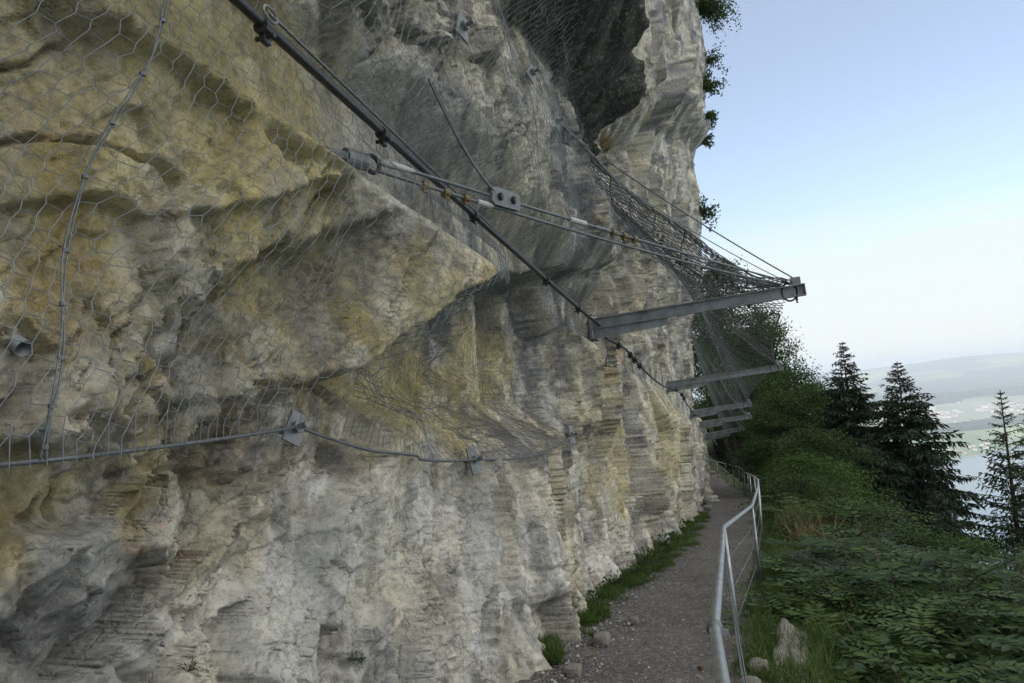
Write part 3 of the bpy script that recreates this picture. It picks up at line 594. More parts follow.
# lower border ropes
def on_wall_curve(p, q, sag, lift=.07, n=60):
    pl = seg(np.asarray(p), np.asarray(q), n, sag); s = (pl - B0) @ DS; pn = (pl - B0) @ DN; need = np.maximum(pn, dat(s, pl[:, 2]) + lift)
    k = np.ones(7) / 7; need = np.maximum(np.convolve(np.pad(need, 3, mode='edge'), k, 'valid'), dat(s, pl[:, 2]) + .03)
    return pl + (need - pn)[:, None] * DN
s1, z1 = W(-60, 470, .1); LE = P(s1, .16, z1)
rope_thing('border_rope', on_wall_curve(LE, A1, .012), .0085, M_rope, 'pale steel rope along the net foot, left of the large tilted plate', 'rope', 'lower border ropes of the net')
rope_thing('border_rope', on_wall_curve(A1, A2, .07), .0095, M_rope, 'drooping dark rope along the net foot between two anchor plates', 'rope', 'lower border ropes of the net')
rope_thing('border_rope', on_wall_curve(A2, A3, .10), .0095, M_rope, 'short rope rising along the net foot to the right end plate', 'rope', 'lower border ropes of the net')
# doubled seam rope down the left of the net
# ------------------------------------------------------------------ draped wall net
sN = np.linspace(-5.2, 5.4, 300); zN = np.linspace(.8, 6.3, 260)
SN, ZN = np.meshgrid(sN, zN, indexing='ij'); DD = dat(SN, ZN)
def maxf(a, k, ax):
    o = a.copy()
    for i in range(1, k + 1):
        for sg in (1, -1):
            r = np.roll(a, i * sg, ax)
            o = np.maximum(o, r - .0003 * i * i)
    return o
env = maxf(maxf(DD, 22, 1), 7, 0)
ker = np.hanning(19); ker /= ker.sum()
sm = np.apply_along_axis(lambda r: np.convolve(np.pad(r, 9, mode='edge'), ker, 'valid'), 1, env); sm = np.apply_along_axis(lambda r: np.convolve(np.pad(r, 9, mode='edge'), ker, 'valid'), 0, sm)
NETD = np.maximum(sm + .012, DD + .018)
rzz = RZ0 + (RZ1 - RZ0) * (SN - RS0) / (RS1 - RS0); rnn = RN0 + (RN1 - RN0) * (SN - RS0) / (RS1 - RS0); NETD = np.minimum(NETD, DD + np.interp(SN, [-6, 1.2, 3.0], [.45, .42, .10])); NETD = np.minimum(NETD, np.maximum(rnn - .06 + 1.3 * np.maximum(0, np.abs(ZN - rzz) - .12), DD + .012))
def netd(s, z):
    fi = np.clip((s - sN[0]) / (sN[1] - sN[0]), 0, len(sN) - 1.001); fj = np.clip((z - zN[0]) / (zN[1] - zN[0]), 0, len(zN) - 1.001); i = fi.astype(int); j = fj.astype(int); p, q = fi - i, fj - j
    return (NETD[i, j] * (1 - p) + NETD[i + 1, j] * p) * (1 - q) + (NETD[i, j + 1] * (1 - p) + NETD[i + 1, j + 1] * p) * q
AE = [(A - B0) for A in (A1, A2, A3)]
lowS = [-5.2, W(0, 466, .1)[0], *[q @ DS for q in AE[:1]], W(400, 458, .1)[0], AE[1] @ DS, W(520, 456, .1)[0], AE[2] @ DS, 5.4]; lowZ = [1.62, W(0, 466, .1)[1], AE[0][2], W(400, 458, .1)[1], AE[1][2], W(520, 456, .1)[1], AE[2][2], 1.5]
ca_, rh, tw_ = .055, .064, .029
I, J = np.meshgrid(np.arange(-5, 222), np.arange(-54, 134), indexing='ij'); X = -5.2 + I * ca_; keep = (I + J) % 2 == 0
Zb = .95 + J * rh
def warp(s, z): z = z + .42 * (s + 1.0); return s + .028 * per(s * 2.3, z * 2.3, 401) + .05 * per(s * .6, z * .6, 402) + .02 * (z - 2), z + .022 * per(s * 2.5, z * 2.5, 403) + .05 * per(s * .5, z * .7, 404)
b_s, b_z = warp(X, Zb); t_s, t_z = warp(X + .006, Zb + tw_)
jit = rng.normal(0, .0045, b_s.shape + (4,)); b_s = b_s + jit[..., 0]; b_z = b_z + jit[..., 1]; t_s = t_s + jit[..., 2]; t_z = t_z + jit[..., 3]
hi_lim = np.interp(b_s, [-5.2, -3, -1, .4, 1.7, 3, 3.8, 4.6, 5.0], [4.2, 4.2, 4.8, 5.3, 5.4, 5.6, 5.4, 4.6, 3.9])
lo_lim = np.interp(b_s, lowS, lowZ)
ok = keep & (b_z > lo_lim) & (t_z < hi_lim) & (b_s > -5.15) & (b_s < np.interp(b_z, [1.0, 1.4, 1.9, 2.8], [2.5, 3.0, 3.9, 4.6]))
def pt(s, z): return P(s, netd(s, z), z)
Bp = pt(b_s, b_z); Tp = pt(t_s, t_z)
mb = MB(); mb.tubes(Bp[ok], Tp[ok], .0021, 4)
for di in (-1, 1):
    src = ok[1:-1, :-1]; dst = (ok[2:, 1:] if di == 1 else ok[:-2, 1:]); m = src & dst
    p0 = Tp[1:-1, :-1][m]; p1 = (Bp[2:, 1:] if di == 1 else Bp[:-2, 1:])[m]
    mb.tubes(p0, p1, .0016, 4)
# hooks where the last wires wrap the border rope
m = ok.copy(); below = np.zeros_like(ok); below[:, 1:] = ok[:, :-1]; lowest = m & ~np.roll(ok, 2, 1) & (b_z < lo_lim + .2)
q0 = Bp[lowest]; q1 = P(b_s[lowest], netd(b_s[lowest], np.maximum(lo_lim[lowest], .9)) + .004, lo_lim[lowest] - .01); mb.tubes(q0, q1, .0022, 4)
net = mb.build('rockfall_net', M_wire, smooth=True, org=(0, 0, 0)); tag(net, 'hexagonal wire netting draped over the rock on the left', 'net')
sp = [W(x, y, .12) for x, y in ((146, -40), (128, 10), (112, 70), (92, 118), (75, 170), (58, 250), (40, 310), (28, 370), (18, 420), (14, 462))]
sp = np.array(sp); tt = np.linspace(0, 1, 60); ps = np.interp(tt, np.linspace(0, 1, len(sp)), sp[:, 0]); pz = np.interp(tt, np.linspace(0, 1, len(sp)), sp[:, 1])
t = thing('seam_rope', P(ps[-1], netd(ps[-1:], pz[-1:])[0], pz[-1]), 'doubled thin wire rope laced down the netting at far left', 'rope')
for k in (-1, 1):
    mb = MB(); o_ = .008 * k * np.abs(np.sin(tt * 14)); mb.tube(P(ps + o_, netd(ps, pz) + .012, pz), .0034, 6); mb.build('strand', M_rope, t, smooth=True)
for k in range(3, 60, 6):
    mb = MB(); mb.cyl(P(ps[k], netd(ps[k:k + 1], pz[k:k + 1])[0] + .012, pz[k] - .006), P(ps[k], netd(ps[k:k + 1], pz[k:k + 1])[0] + .012, pz[k] + .006), .011, 8)
    mb.build('knot', M_rope, t)
# drain pipe
s1, z1 = hit(30, 313, .05); n1 = float(dat(s1, z1)); ax = DN * .80 - DS * .05 + np.array([0, 0, -.45]); ax /= np.linalg.norm(ax); p = P(s1, n1 - .16, z1)
t = thing('drain_pipe', p, 'short grey metal pipe sticking out of the rock at far left', 'pipe')
mb = MB(); an = np.linspace(0, 2 * pi, 25)[:-1]; u = np.cross(ax, [0, 0, 1]); u /= np.linalg.norm(u); v = np.cross(u, ax)
e_ = p + ax * .225; ring = lambda c, r: c + (np.cos(an)[:, None] * u + np.sin(an)[:, None] * v) * r
vv = np.concatenate([ring(p, .028), ring(e_, .028), ring(e_, .025), ring(p, .025)]); fs = [[k * 24 + i, k * 24 + (i + 1) % 24, (k + 1) * 24 + (i + 1) % 24, (k + 1) * 24 + i] for k in range(3) for i in range(24)]
mb.add(vv, fs); mb.build('tube', M_galv, t, smooth=True)
mb = MB(); mb.prism(ring(p + ax * .15, .0249), ax * .01); mb.build('bore_shade_disc', M_bore_shade, t)  # black disc set in the tube as the painted shade of its bore

# ------------------------------------------------------------------ canopy net over the beams
bs = [3.4] + [q[0] for q in BEAMS]; us = np.linspace(2.6, 37.5, 260)
inz = np.interp(us, [2.6, 4, 7.4, 14, 20, 24, 30, 37], [4.78, 4.85, 5.02, 5.2, 5.1, 4.7, 3.3, 1.5]); inn = np.maximum(dat(us, inz), -.1) + .06; inn = np.convolve(np.pad(inn, 8, mode='edge'), np.ones(17) / 17, 'valid'); inn = np.minimum(inn, .8)
TI = np.array(TIPS); wt = np.interp(us, [2.6, 7.0] + [q[0] for q in BEAMS[1:]], [0, .10, 1, 2, 3, 4, 5]); k0 = np.minimum(wt.astype(int), 4); fr = (wt - k0)[:, None]
out = TI[k0] * (1 - fr) + TI[k0 + 1] * fr - DN * (.22 * 4 * fr * (1 - fr)) + np.array([0, 0, .10]); out[:, 2] -= (.10 * 4 * fr * (1 - fr))[:, 0]; out -= DN * .12
inner = P(us, inn, inz)
def canopy(u, v):
    i = np.clip(np.interp(u, us, np.arange(len(us))), 0, len(us) - 1.001); a_ = i.astype(int); f = (i - a_)[..., None]
    A = inner[a_] * (1 - f) + inner[a_ + 1] * f; Bq = out[a_] * (1 - f) + out[a_ + 1] * f
    p = A + (Bq - A) * v[..., None]; p[..., 2] -= .55 * 4 * v * (1 - v) * (.6 + .4 * per(u * .4, v * 2, 501)) ; p[..., 2] += .05 * per(u * 2.1, v * 7, 503)
    q = p - B0; s = q @ DS; n = q @ DN; need = dat(s, p[..., 2]) + .03; return p + np.maximum(0, np.minimum(need - n, 1.2))[..., None] * DN
nu, nv = 300, 44
UI, VI = np.meshgrid(np.arange(nu), np.arange(nv), indexing='ij'); kp = (UI + VI) % 2 == 0
U = 2.6 + 34.8 * (UI / (nu - 1)) ** 1.15; Vv = VI / (nv - 1.0)
U = np.clip(U + rng.normal(0, .012, U.shape), 2.6, 37.5); Vv = np.clip(Vv + rng.normal(0, .003, U.shape), 0, 1)
CP = canopy(U, Vv)
mb = MB(); 
ok2 = kp[:-1, :]; 
lim = (CP[..., 1] < 44)
for dj in (-1, 1):
    if dj == 1: m = kp[:-1, :-1] & lim[:-1, :-1] & lim[1:, 1:]; p0, p1 = CP[:-1, :-1][m], CP[1:, 1:][m]
    else: m = kp[:-1, 1:] & lim[:-1, 1:] & lim[1:, :-1]; p0, p1 = CP[:-1, 1:][m], CP[1:, :-1][m]
    mb.tubes(p0, p1, .0062, 3)
t = thing('canopy_net', P(3.4, 0, 0), 'dark wire net canopy slung from the cliff to the beam tips over the path', 'net')
ORG['cn'] = ORG[t.name]; mb.build('mesh', M_net2, t, smooth=True)
mb = MB(); mb.tube(inner[:230], .014, 6); mb.build('wall_side_rope', M_rope, t, smooth=True)
mb = MB(); mb.tube(out[40:], .016, 6); mb.build('tip_side_rope', M_rope, t, smooth=True)
for v in (.0, .06, .14, .24, .36, .5, .7):
    mb = MB(); uu = np.linspace(2.6, 37 if v == 0 else 30, 120); pl = canopy(uu, np.full(120, .02 + v * .9)); mb.tube(pl, .010, 5); mb.build('carrier_rope', M_rope, t, smooth=True)
# bunched front edge, fanning to the first tip
e0 = canopy(np.linspace(3.4, 9, 60), np.full(60, .03))
mb = MB()
for k in range(16):
    pl = canopy(np.linspace(2.6, 10 + k * .3, 70), np.linspace(.01, .03 + .012 * k, 70)); pl[:, 2] += .06 * np.sin(np.linspace(0, 9, 70) + k) * np.linspace(0, 1, 70) - .012 * k; mb.tube(pl, .007, 4)
mb.build('bunched_edge', M_net2, t, smooth=True)
mb = MB()
for k in range(9):
    f0 = .08 + .1 * k; st = canopy(np.array([4.0 + k * .9]), np.array([.05]))[0]; pl = seg(st, TIPS[0] - DN * (.15 + .05 * k) + np.array([0, 0, .09]), 30, .10 + .05 * k + .04 * (k % 3)); mb.tube(pl, .007, 5)
mb.build('fan_wire', M_net2, t, smooth=True)
# plant litter caught in the net
mb = MB(); nl = 240; uu = 5 + 12 * rng.random(nl) ** 1.5; vv_ = .35 + .62 * rng.random(nl); pp = canopy(uu, vv_); mb.leaves(pp, rng.normal(size=(nl, 3)), rng.normal(size=(nl, 3)), .07, .045); mb.build('caught_leaves', M_twig, t)

# ------------------------------------------------------------------ railing
POST = [(.60, 2.45), (1.66, 6.1), (2.88, 9.38), (4.05, 12.86), (5.2, 16.4), (6.4, 20.5), (7.6, 24.8), (8.75, 28.8), (9.75, 32.6), (10.55, 35.6), (10.78, 36.9), (10.85, 38.1), (10.80, 39.3), (10.68, 40.5), (10.5, 41.7), (10.28, 42.9)]
tops = []; bases = []
for i, (X_, Y_) in enumerate(POST):
    zb = float(gz(Y_)) - .03; tops.append(np.array([X_, Y_, zb + 1.06 + (.02 if i == 0 else 0)])); bases.append(np.array([X_, Y_, zb - .12]))
tops[0] = at(714.5, 628, 2.9); tops[1] = at(723.5, 528, 5.95); tops[2] = at(752, 506, 9.3); tops[3] = at(758, 487, 12.8)
bases[0] = np.array([tops[0][0] + .05, tops[0][1] + .02, float(gz(2.9)) - .15])
t = thing('railing', bases[1], 'galvanised tube railing with wire strands along the outer edge of the path', 'railing')
start = at(728, 720, 1.75)
back = tops[0] + (start - tops[0]) * 3.2; back[2] = start[2] + .03
hr = np.vstack([[back], [start], tops])
def rounded(pl, r=.06):
    o = [pl[0]]
    for i in range(1, len(pl) - 1):
        d0 = pl[i - 1] - pl[i]; d1 = pl[i + 1] - pl[i]; l0, l1 = np.linalg.norm(d0), np.linalg.norm(d1); rr = min(r, l0 * .3, l1 * .3); a_, b_ = pl[i] + d0 / l0 * rr, pl[i] + d1 / l1 * rr
        for q in (0, .25, .5, .75, 1): o.append((1 - q) ** 2 * a_ + 2 * q * (1 - q) * pl[i] + q * q * b_)
    o.append(pl[-1]); return np.array(o)
mb = MB(); mb.tube(rounded(hr), .0215, 14); mb.build('handrail', M_tube, t, smooth=True)
for i in range(len(tops)):
    if i == 0: continue
    mb = MB(); mb.tube([bases[i], tops[i] - np.array([0, 0, .02])], .0205, 12); mb.build('post', M_tube, t, smooth=True)
mb = MB(); dd = tops[1] - tops[0]; dd /= np.linalg.norm(dd); mb.tube([tops[0] - dd * .03, tops[0] - dd * .02, tops[0] + dd * .02, tops[0] + dd * .03], [.0245, .031, .031, .0245], 14); cp = mb.build('coupler', M_galv, t, smooth=True)
mb = MB(); mb.box(tops[0] + CR * .035 - np.array([0, 0, .015]), CR, dd, np.cross(CR, dd), (.018, .012, .01)); mb.build('lug', M_galv, t)
for hgt in (.30, .55, .80):
    pl = [back - np.array([0, 0, 1.0 - hgt]) + DN * .04]
    for i in range(1, len(tops)): pl.append(bases[i] + (tops[i] - bases[i]) * ((hgt + .12) / 1.18) + np.array([-.02, 0, 0]))
    fine = []
    for i in range(len(pl) - 1): fine += list(seg(pl[i], pl[i + 1], 8, .012 + .01 * (i == 0))[:-1])
    mb = MB(); mb.tube(np.array(fine + [pl[-1]]), .0032, 5); w = mb.build('wire_strand', M_galv, t, smooth=True)
    for i in (1, 2):
        q = pl[i] * .62 + pl[i + 1] * .38; dq = pl[i + 1] - pl[i]; dq /= np.linalg.norm(dq); mb = MB(); mb.tube([q - dq * .06, q - dq * .04, q + dq * .04, q + dq * .06], [.004, .008, .008, .004], 8); x = mb.build('tensioner', M_galv, t); x.parent = w

# ------------------------------------------------------------------ vegetation
def rnd(n, k=3): return rng.normal(size=(n, k))
def nrm(v): return v / (np.linalg.norm(v, axis=-1, keepdims=True) + 1e-9)
def foot(X, Y):
    s, n = sn(X, Y); return np.array([X, Y, float(hill_z(np.array([s]), np.array([n]))[0])])
def tree_at(px, py, Y):
    """where a tree stands whose top is seen there, and how tall it is"""
    tp = at(px, py, Y); f = foot(tp[0], tp[1]); return f, tp[2] - f[2]
def spruce(pos, h, rad, label, lean=(0, 0), seed=1, gap=.33, dens=1.0, low=.12, name='spruce_tree', cat='tree', mat=None, droop=.35, group=None, nsz=1.0):
    r = np.random.default_rng(seed); t = thing(name, pos, label, cat, group)
    zt = np.linspace(0, 1, 14); ln = np.array([lean[0], lean[1], 0]) * h
    tr = pos + np.outer(zt ** 1.5, ln) + np.outer(zt * h, [0, 0, 1]) - np.outer((1 - zt) ** 8, [0, 0, .3])
    tm = MB(); tm.tube(tr, np.maximum(.012, .014 * h * (1 - zt) ** .8), 8)
    P0 = []; D0 = []; B0_ = []; B1_ = []; BR = []
    z = h - .12
    P0.append(pos + ln + np.outer(h - .12 - np.arange(14) * .045, [0, 0, 1])); D0.append(nrm(r.normal(size=(14, 3)) * .35 + [0, 0, .7]))
    while z > h * low:
        f = 1 - z / h; Lm = rad * (f if f < .35 else .35 + .42 * (f - .35)) ** .94; nb = int(r.integers(5, 8) * dens + .5)
        a0 = r.uniform(0, 2 * pi); keepw = r.uniform(.55, 1.15)
        for b in range(nb):
            a = a0 + 2 * pi * b / nb + r.normal(0, .25); L = Lm * r.uniform(.55, 1.15) * (.8 + .2 * keepw) + .03
            o = pos + ln * (z / h) ** 1.5 + np.array([0, 0, z + r.normal(0, .13 * min(1, f * 6))]); ho = np.array([cos(a), sin(a), 0])
            m = max(5, int(L / .10)); u = np.linspace(0, 1, m); el = .42 - f * .5
            br = o + np.outer(u * L, ho) + np.outer(L * (el * u - droop * (.4 + f) * u * u + .30 * f * np.maximum(0, u - .65)), [0, 0, 1])
            B0_.append(br[:-1]); B1_.append(br[1:]); BR.append(np.linspace(.006 + .007 * L, .004, m - 1))
            sd = np.array([-sin(a), cos(a), 0]); td = nrm(np.gradient(br, axis=0))
            for k in range(1, m):
                w = (min(.10, .3 * L) + .42 * L * (1 - u[k]) ** .8 * min(1, u[k] * 3)) * r.uniform(.6, 1.15)
                for sg in (-1, 1):
                    tw = nrm(sd * sg * r.uniform(.7, 1.1) + td[k] * .75 + np.array([0, 0, -.25 - .35 * f]) + r.normal(size=3) * .12)
                    q = max(1, int(w / .11)); st = br[k] + np.outer(np.arange(q) / q * w, tw); P0.append(st); D0.append(nrm(tw + r.normal(size=(q, 3)) * .28 + [0, 0, -.15 - .5 * f]))
                P0.append(br[k:k + 1]); D0.append(nrm(td[k:k + 1] + r.normal(size=(1, 3)) * .2))
        z -= gap * r.uniform(.75, 1.2) * (.75 + .5 * f)
    P0 = np.concatenate(P0); D0 = np.concatenate(D0); n = len(P0); fz = np.clip(1 - (P0[:, 2] - pos[2]) / h, 0, 1); nsz = nsz * np.clip(.30 + fz * 3.2, 0, 1)
    mb = MB(); mb.leaves(P0, D0, nrm(r.normal(size=(n, 3)) * .6 + [0, 0, 1]), r.uniform(.16, .30, n) * nsz, r.uniform(.055, .095, n) * nsz, .25); mb.build('needles', mat or M_spr, t)
    tm.tubes(np.concatenate(B0_), np.concatenate(B1_), np.concatenate(BR), 4); tm.build('trunk', M_bark, t)
    return t
f, h = tree_at(842, 341, 30); spruce(f, h, 3.5, 'tall slender spruce, left of the two pointed spruces before the lake', (.0, 0), 3, .22, 1.25, .05, nsz=1.12)
f, h = tree_at(897, 361, 28); spruce(f, h, 4.6, 'broad dark spruce, right of the two pointed spruces before the lake', (.0, 0), 5, .20, 1.3, .05, nsz=1.12)
f, h = tree_at(868, 432, 27); spruce(f, h, 3.0, 'low spruce top filling the gap between the two pointed spruces', (0, 0), 8, .25, 1, .05)
f, h = tree_at(935, 490, 24); spruce(f, h, 3.6, 'dark spruce below and right of the broad pointed spruce', (0, 0), 9, .25, 1, .05)
f, h = tree_at(890, 500, 20); spruce(f, h, 1.7, 'young spruce standing in the shrubs below the two pointed spruces', (0, 0), 12, .26, 1, .05)
f, h = tree_at(1000, 390, 20); spruce(f, h, 2.6, 'thin open larch with bare stem at the right before the lake', (.0, 0), 15, .22, .95, .18, 'larch_tree', 'tree', M_larch, .08, None, .72)
f, h = tree_at(1026, 405, 19); spruce(f, h, 2.4, 'feathery larch cut by the right edge of the photo', (0, 0), 17, .20, 1.0, .1, 'larch_tree', 'tree', M_larch, .08, None, .55)

def broadleaf(name, h, rad, seed, mat, lab, cat='tree', nclump=120, nleaf=110, leaf=.13, z0=.22, loc=(0, 0, 0), group=None, wleaf=.6, trunk=True):
    r = np.random.default_rng(seed); loc = np.asarray(loc, float); t = thing(name, loc, lab, cat, group)
    mb = MB(); zt = np.linspace(0, 1, 9); wob = np.cumsum(r.normal(0, .012 * h, (9, 2)), 0) * zt[:, None]
    tr = np.column_stack([wob, zt * h * .86 - .25 * (1 - zt)]) + loc; tr_r = np.maximum(.012, .016 * h * (1 - zt * .9)); mb.tube(tr, tr_r, 8); mb.build('trunk', M_bark, t, smooth=True)
    th = r.uniform(0, 2 * pi, nclump); uz = r.uniform(0, 1, nclump); prof = np.sin(np.clip(uz * .86 + .12, 0, 1) * pi) ** .65
    lob = 1 + .28 * np.sin(th * 3 + r.uniform(0, 6) + uz * 5) + .15 * np.sin(th * 5 + uz * 9)
    rr = rad * prof * lob * np.sqrt(r.uniform(.12, 1, nclump))
    cz = h * (z0 + (1 - z0) * uz); cc = np.column_stack([np.cos(th) * rr, np.sin(th) * rr, cz]) + loc
    k = np.clip(((cz / h - .18) * 9).astype(int), 0, 7); mb = MB()
    for i in range(nclump):
        a_, b_ = tr[k[i]], cc[i]; mid = (a_ + b_) / 2 + np.array([0, 0, .06 * h * r.uniform(-.3, 1)]); mb.tube([a_, mid, b_], [max(.012, tr_r[k[i]] * .35), .008 + .0015 * h, .004], 4, False)
    mb.build('limbs', M_bark, t)
    m = nclump * nleaf; ci = np.repeat(np.arange(nclump), nleaf); cs = rad * r.uniform(.16, .30, nclump); cs = np.maximum(cs, leaf * 1.6)
    off = r.normal(size=(m, 3)) * np.array([1, 1, .55]) * .55; p = cc[ci] + off * cs[ci][:, None]
    d = nrm(off + r.normal(size=(m, 3)) * .7 + [0, 0, -.35]); nn = nrm(r.normal(size=(m, 3)) * .55 + [0, 0, 1])
    mb = MB(); mb.leaves(p, d, nn, leaf * r.uniform(.6, 1.25, m), leaf * wleaf * r.uniform(.7, 1.2, m)); mb.build('leaves', mat, t)
    return t
HID = (0, 0, -1000)
protoA = broadleaf('broadleaf_tree', 10, 2.6, 21, M_lf1, 'tree', nclump=170, nleaf=120, leaf=.15)
protoB = broadleaf('broadleaf_tree', 8, 2.4, 22, M_lf4, 'tree', nclump=150, nleaf=120, leaf=.13)
protoA['group'] = protoB['group'] = 'leafy trees beyond the path'
TR = [(protoA, 716, 262, 46, 2.6, 'leafy tree seen through the net canopy close beside the far cliff edge'), (protoB, 760, 303, 46, 2.4, 'dense dark tree behind the net, its top beside the tip of the nearest beam'),
      (protoA, 746, 330, 50, 2.6, 'dark leafy tree directly behind the second beam'), (protoB, 790, 366, 36, 2.6, 'leafy tree whose top rises just right of the tip of the second beam'),
      (protoA, 815, 384, 34, 2.4, 'bushy leafy tree left of the slender pointed spruce'), (protoB, 780, 392, 33, 2.2, 'dense leafy tree below the tip of the second beam'),
      (protoA, 752, 415, 49, 2.0, 'leafy tree just right of the tips of the farthest beams'), (protoA, 836, 418, 31, 1.8, 'low leafy tree tucked against the slender pointed spruce'), (protoB, 812, 428, 27, 2.0, 'low dark leafy tree at the foot of the slender pointed spruce'),
      (protoB, 706, 300, 52, 2.8, 'dark tree rising beyond the far end of the cliff behind the net'), (protoA, 735, 436, 53, 1.8, 'leafy tree closing the view beyond the far end of the railing')]
used = set()
for pr, px, py, Y, rad, lb in TR:
    f, h = tree_at(px, py, Y); bh, br = (10, 2.6) if pr is protoA else (8, 2.4); sc = (rad / br, rad / br, h / bh)
    if pr.name in used: copy_tree(pr, f, random.uniform(0, 6.28), sc, lb)
    else: used.add(pr.name); pr.location = f; pr.scale = sc; pr['label'] = lb
# pinnate-leaved shrubs in the foreground
def ash_shrub(seed, hgt=2.2, mat=M_lf2, stems=13, per_=11, leaflet=.15, spread=.75, name='ash_shrub', nl=9):
    r = np.random.default_rng(seed); t = thing(name, (0, 0, 0), 'shrub', 'shrub', 'leafy shrubs below the path'); st = MB(); lf = MB(); PP = []; DD_ = []; NN = []; LL = []
    for k in range(stems):
        a = r.uniform(0, 2 * pi); sp_ = spread * r.uniform(.15, 1.0) * hgt * .75; H = hgt * r.uniform(.65, 1.03); u = np.linspace(0, 1, 9)
        c = np.column_stack([cos(a) * sp_ * u ** 1.5, sin(a) * sp_ * u ** 1.5, H * (u - .12 * u ** 3)]) + np.array([r.normal(0, .1), r.normal(0, .1), -.1]); c[:, :2] += np.cumsum(r.normal(0, .02, (9, 2)), 0)
        st.tube(c, np.linspace(.014, .004, 9) * hgt / 2, 5, False)
        for j in range(per_):
            f = .28 + .72 * (j + r.random()) / per_; i = min(7, int(f * 8)); q = c[i] + (c[i + 1] - c[i]) * (f * 8 - i); b = r.uniform(0, 2 * pi) if f < .95 else a
            dr = nrm(np.array([cos(b), sin(b), r.uniform(.05, .75)])); Lr = r.uniform(.30, .52); up_ = np.array([0, 0, 1.0])
            v = np.linspace(.15, 1, (nl + 1) // 2 + 1); rac = q + np.outer(v * Lr, dr) - np.outer(.30 * Lr * v * v, up_); sd = nrm(np.cross(dr, up_)); fn = nrm(np.cross(sd, dr) + r.normal(size=3) * .3)
            st.tubes(rac[:1] * 0 + q, rac[-1:], .0022, 3)
            for m_ in range(len(v)):
                for sg in ((-1, 1) if m_ < len(v) - 1 else (0,)):
                    PP.append(rac[m_]); DD_.append(nrm(sd * sg * 1.0 + dr * (.55 if sg else 1) + up_ * -.12 + r.normal(size=3) * .12)); NN.append(fn + r.normal(size=3) * .15); LL.append(leaflet * r.uniform(.75, 1.2) * (1 - .25 * abs(v[m_] - .55)))
    LL = np.array(LL); lf.leaves(np.array(PP), np.array(DD_), np.array(NN), LL, LL * .42, .12); st.build('stems', M_twig, t); lf.build('leaves', mat, t); return t
ashA = ash_shrub(31); ashB = ash_shrub(32, 2.0, M_lf5, stems=14, leaflet=.135); wilA = ash_shrub(33, 2.0, M_lf3, 22, 14, .075, .6, 'willow_shrub', 11)
roundA = broadleaf('round_shrub', 2.4, 1.3, 34, M_lf1, 'shrub', 'shrub', 90, 70, .085, .06, (0, 0, 0)); roundB = broadleaf('round_shrub', 2.2, 1.2, 35, M_lf4, 'shrub', 'shrub', 90, 70, .08, .06, (0, 0, 0))
for o in (roundA, roundB): o['group'] = 'leafy shrubs below the path'
hts = {ashA.name: 2.15, ashB.name: 1.95, wilA.name: 1.95, roundA.name: 2.45, roundB.name: 2.25}; used = set()
def put(pr, px, py, Y, wide, lb):
    f, h = tree_at(px, py - (14 if Y < 9.5 else 0), Y); h = max(h, .5); k = h / hts[pr.name]; sc = (wide, wide, k)
    if pr.name in used: return copy_tree(pr, f, random.uniform(0, 6.28), sc, lb)
    used.add(pr.name); pr.location = f; pr.scale = sc; pr['label'] = lb; return pr
put(ashA, 905, 532, 9.0, 1.35, 'shrub with feathered leaves standing highest in the middle of the foreground thicket')
put(ashB, 870, 575, 8.2, 1.22, 'feather-leaved shrub low in front of the grey green willow'); put(ashA, 958, 560, 8.8, 1.35, 'feather-leaved shrub right of the tallest shrub in the foreground thicket')
put(ashB, 1005, 580, 8.0, 1.35, 'feather-leaved shrub under the thin open larch'); put(ashA, 925, 615, 7.2, 1.22, 'feather-leaved shrub at the bottom middle of the thicket')
put(ashB, 985, 630, 6.8, 1.22, 'feather-leaved shrub at the bottom right of the photo'); put(ashA, 868, 625, 7.0, 1.01, 'feather-leaved shrub next to the pale stone edge, at the bottom'); put(ashB, 1045, 600, 7.5, 1.35, 'feather-leaved shrub cut by the right edge of the photo')
put(wilA, 852, 534, 10.5, 0.85, 'grey green narrow-leaved willow shrub beside the grassy verge'); put(wilA, 832, 572, 9.2, 0.60, 'small grey green willow shrub next to the yellow flowers'); put(wilA, 1000, 535, 11, 0.90, 'grey green willow shrub below the larches at the right')
put(roundA, 845, 500, 14, 1.00, 'rounded dark shrub above the grey green willow, by the spruce feet'); put(roundB, 905, 528, 12.5, 1.00, 'rounded dark shrub behind the tallest feathered shrub'); put(roundA, 965, 540, 12.5, 1.00, 'rounded dark shrub between the spruces and the right larches')
put(roundB, 822, 480, 19, 1.10, 'rounded shrub above the dry grass, beside the slender spruce'); put(roundA, 800, 455, 22, 1.10, 'rounded shrub halfway along the slope outside the railing'); put(roundB, 797, 474, 18, 0.90, 'rounded green shrub just outside the railing bend')
put(roundA, 795, 445, 27, 1.00, 'rounded shrub below the third and fourth beams'); put(roundB, 783, 455, 31, 0.90, 'rounded shrub to the right of the far railing posts'); put(roundA, 832, 465, 24, 1.20, 'rounded shrub at the foot of the slender spruce'); put(roundB, 1040, 560, 12, 1.10, 'rounded dark shrub at the right edge behind feathered leaves')
put(ashB, 795, 492, 16, 0.90, 'feather-leaved bush beside the bend of the railing'); put(ashA, 775, 462, 23, 0.90, 'feather-leaved bush outside the far railing'); put(wilA, 880, 560, 9.8, 0.80, 'grey green willow shrub left of the tallest feathered shrub')
put(roundA, 940, 585, 9.5, 1.00, 'rounded shrub hidden between feathered shrubs at lower right'); put(roundB, 850, 610, 8.0, 0.80, 'rounded shrub below the yellow flowers, by the stone edge'); put(roundA, 1000, 610, 9, 1.00, 'rounded shrub between feathered shrubs at the far lower right')
put(roundB, 812, 512, 15, 0.80, 'rounded shrub right behind the clump of dry grass'); put(ashA, 782, 452, 36, 0.90, 'feather-leaved bush beyond the railing, under the farthest beams')
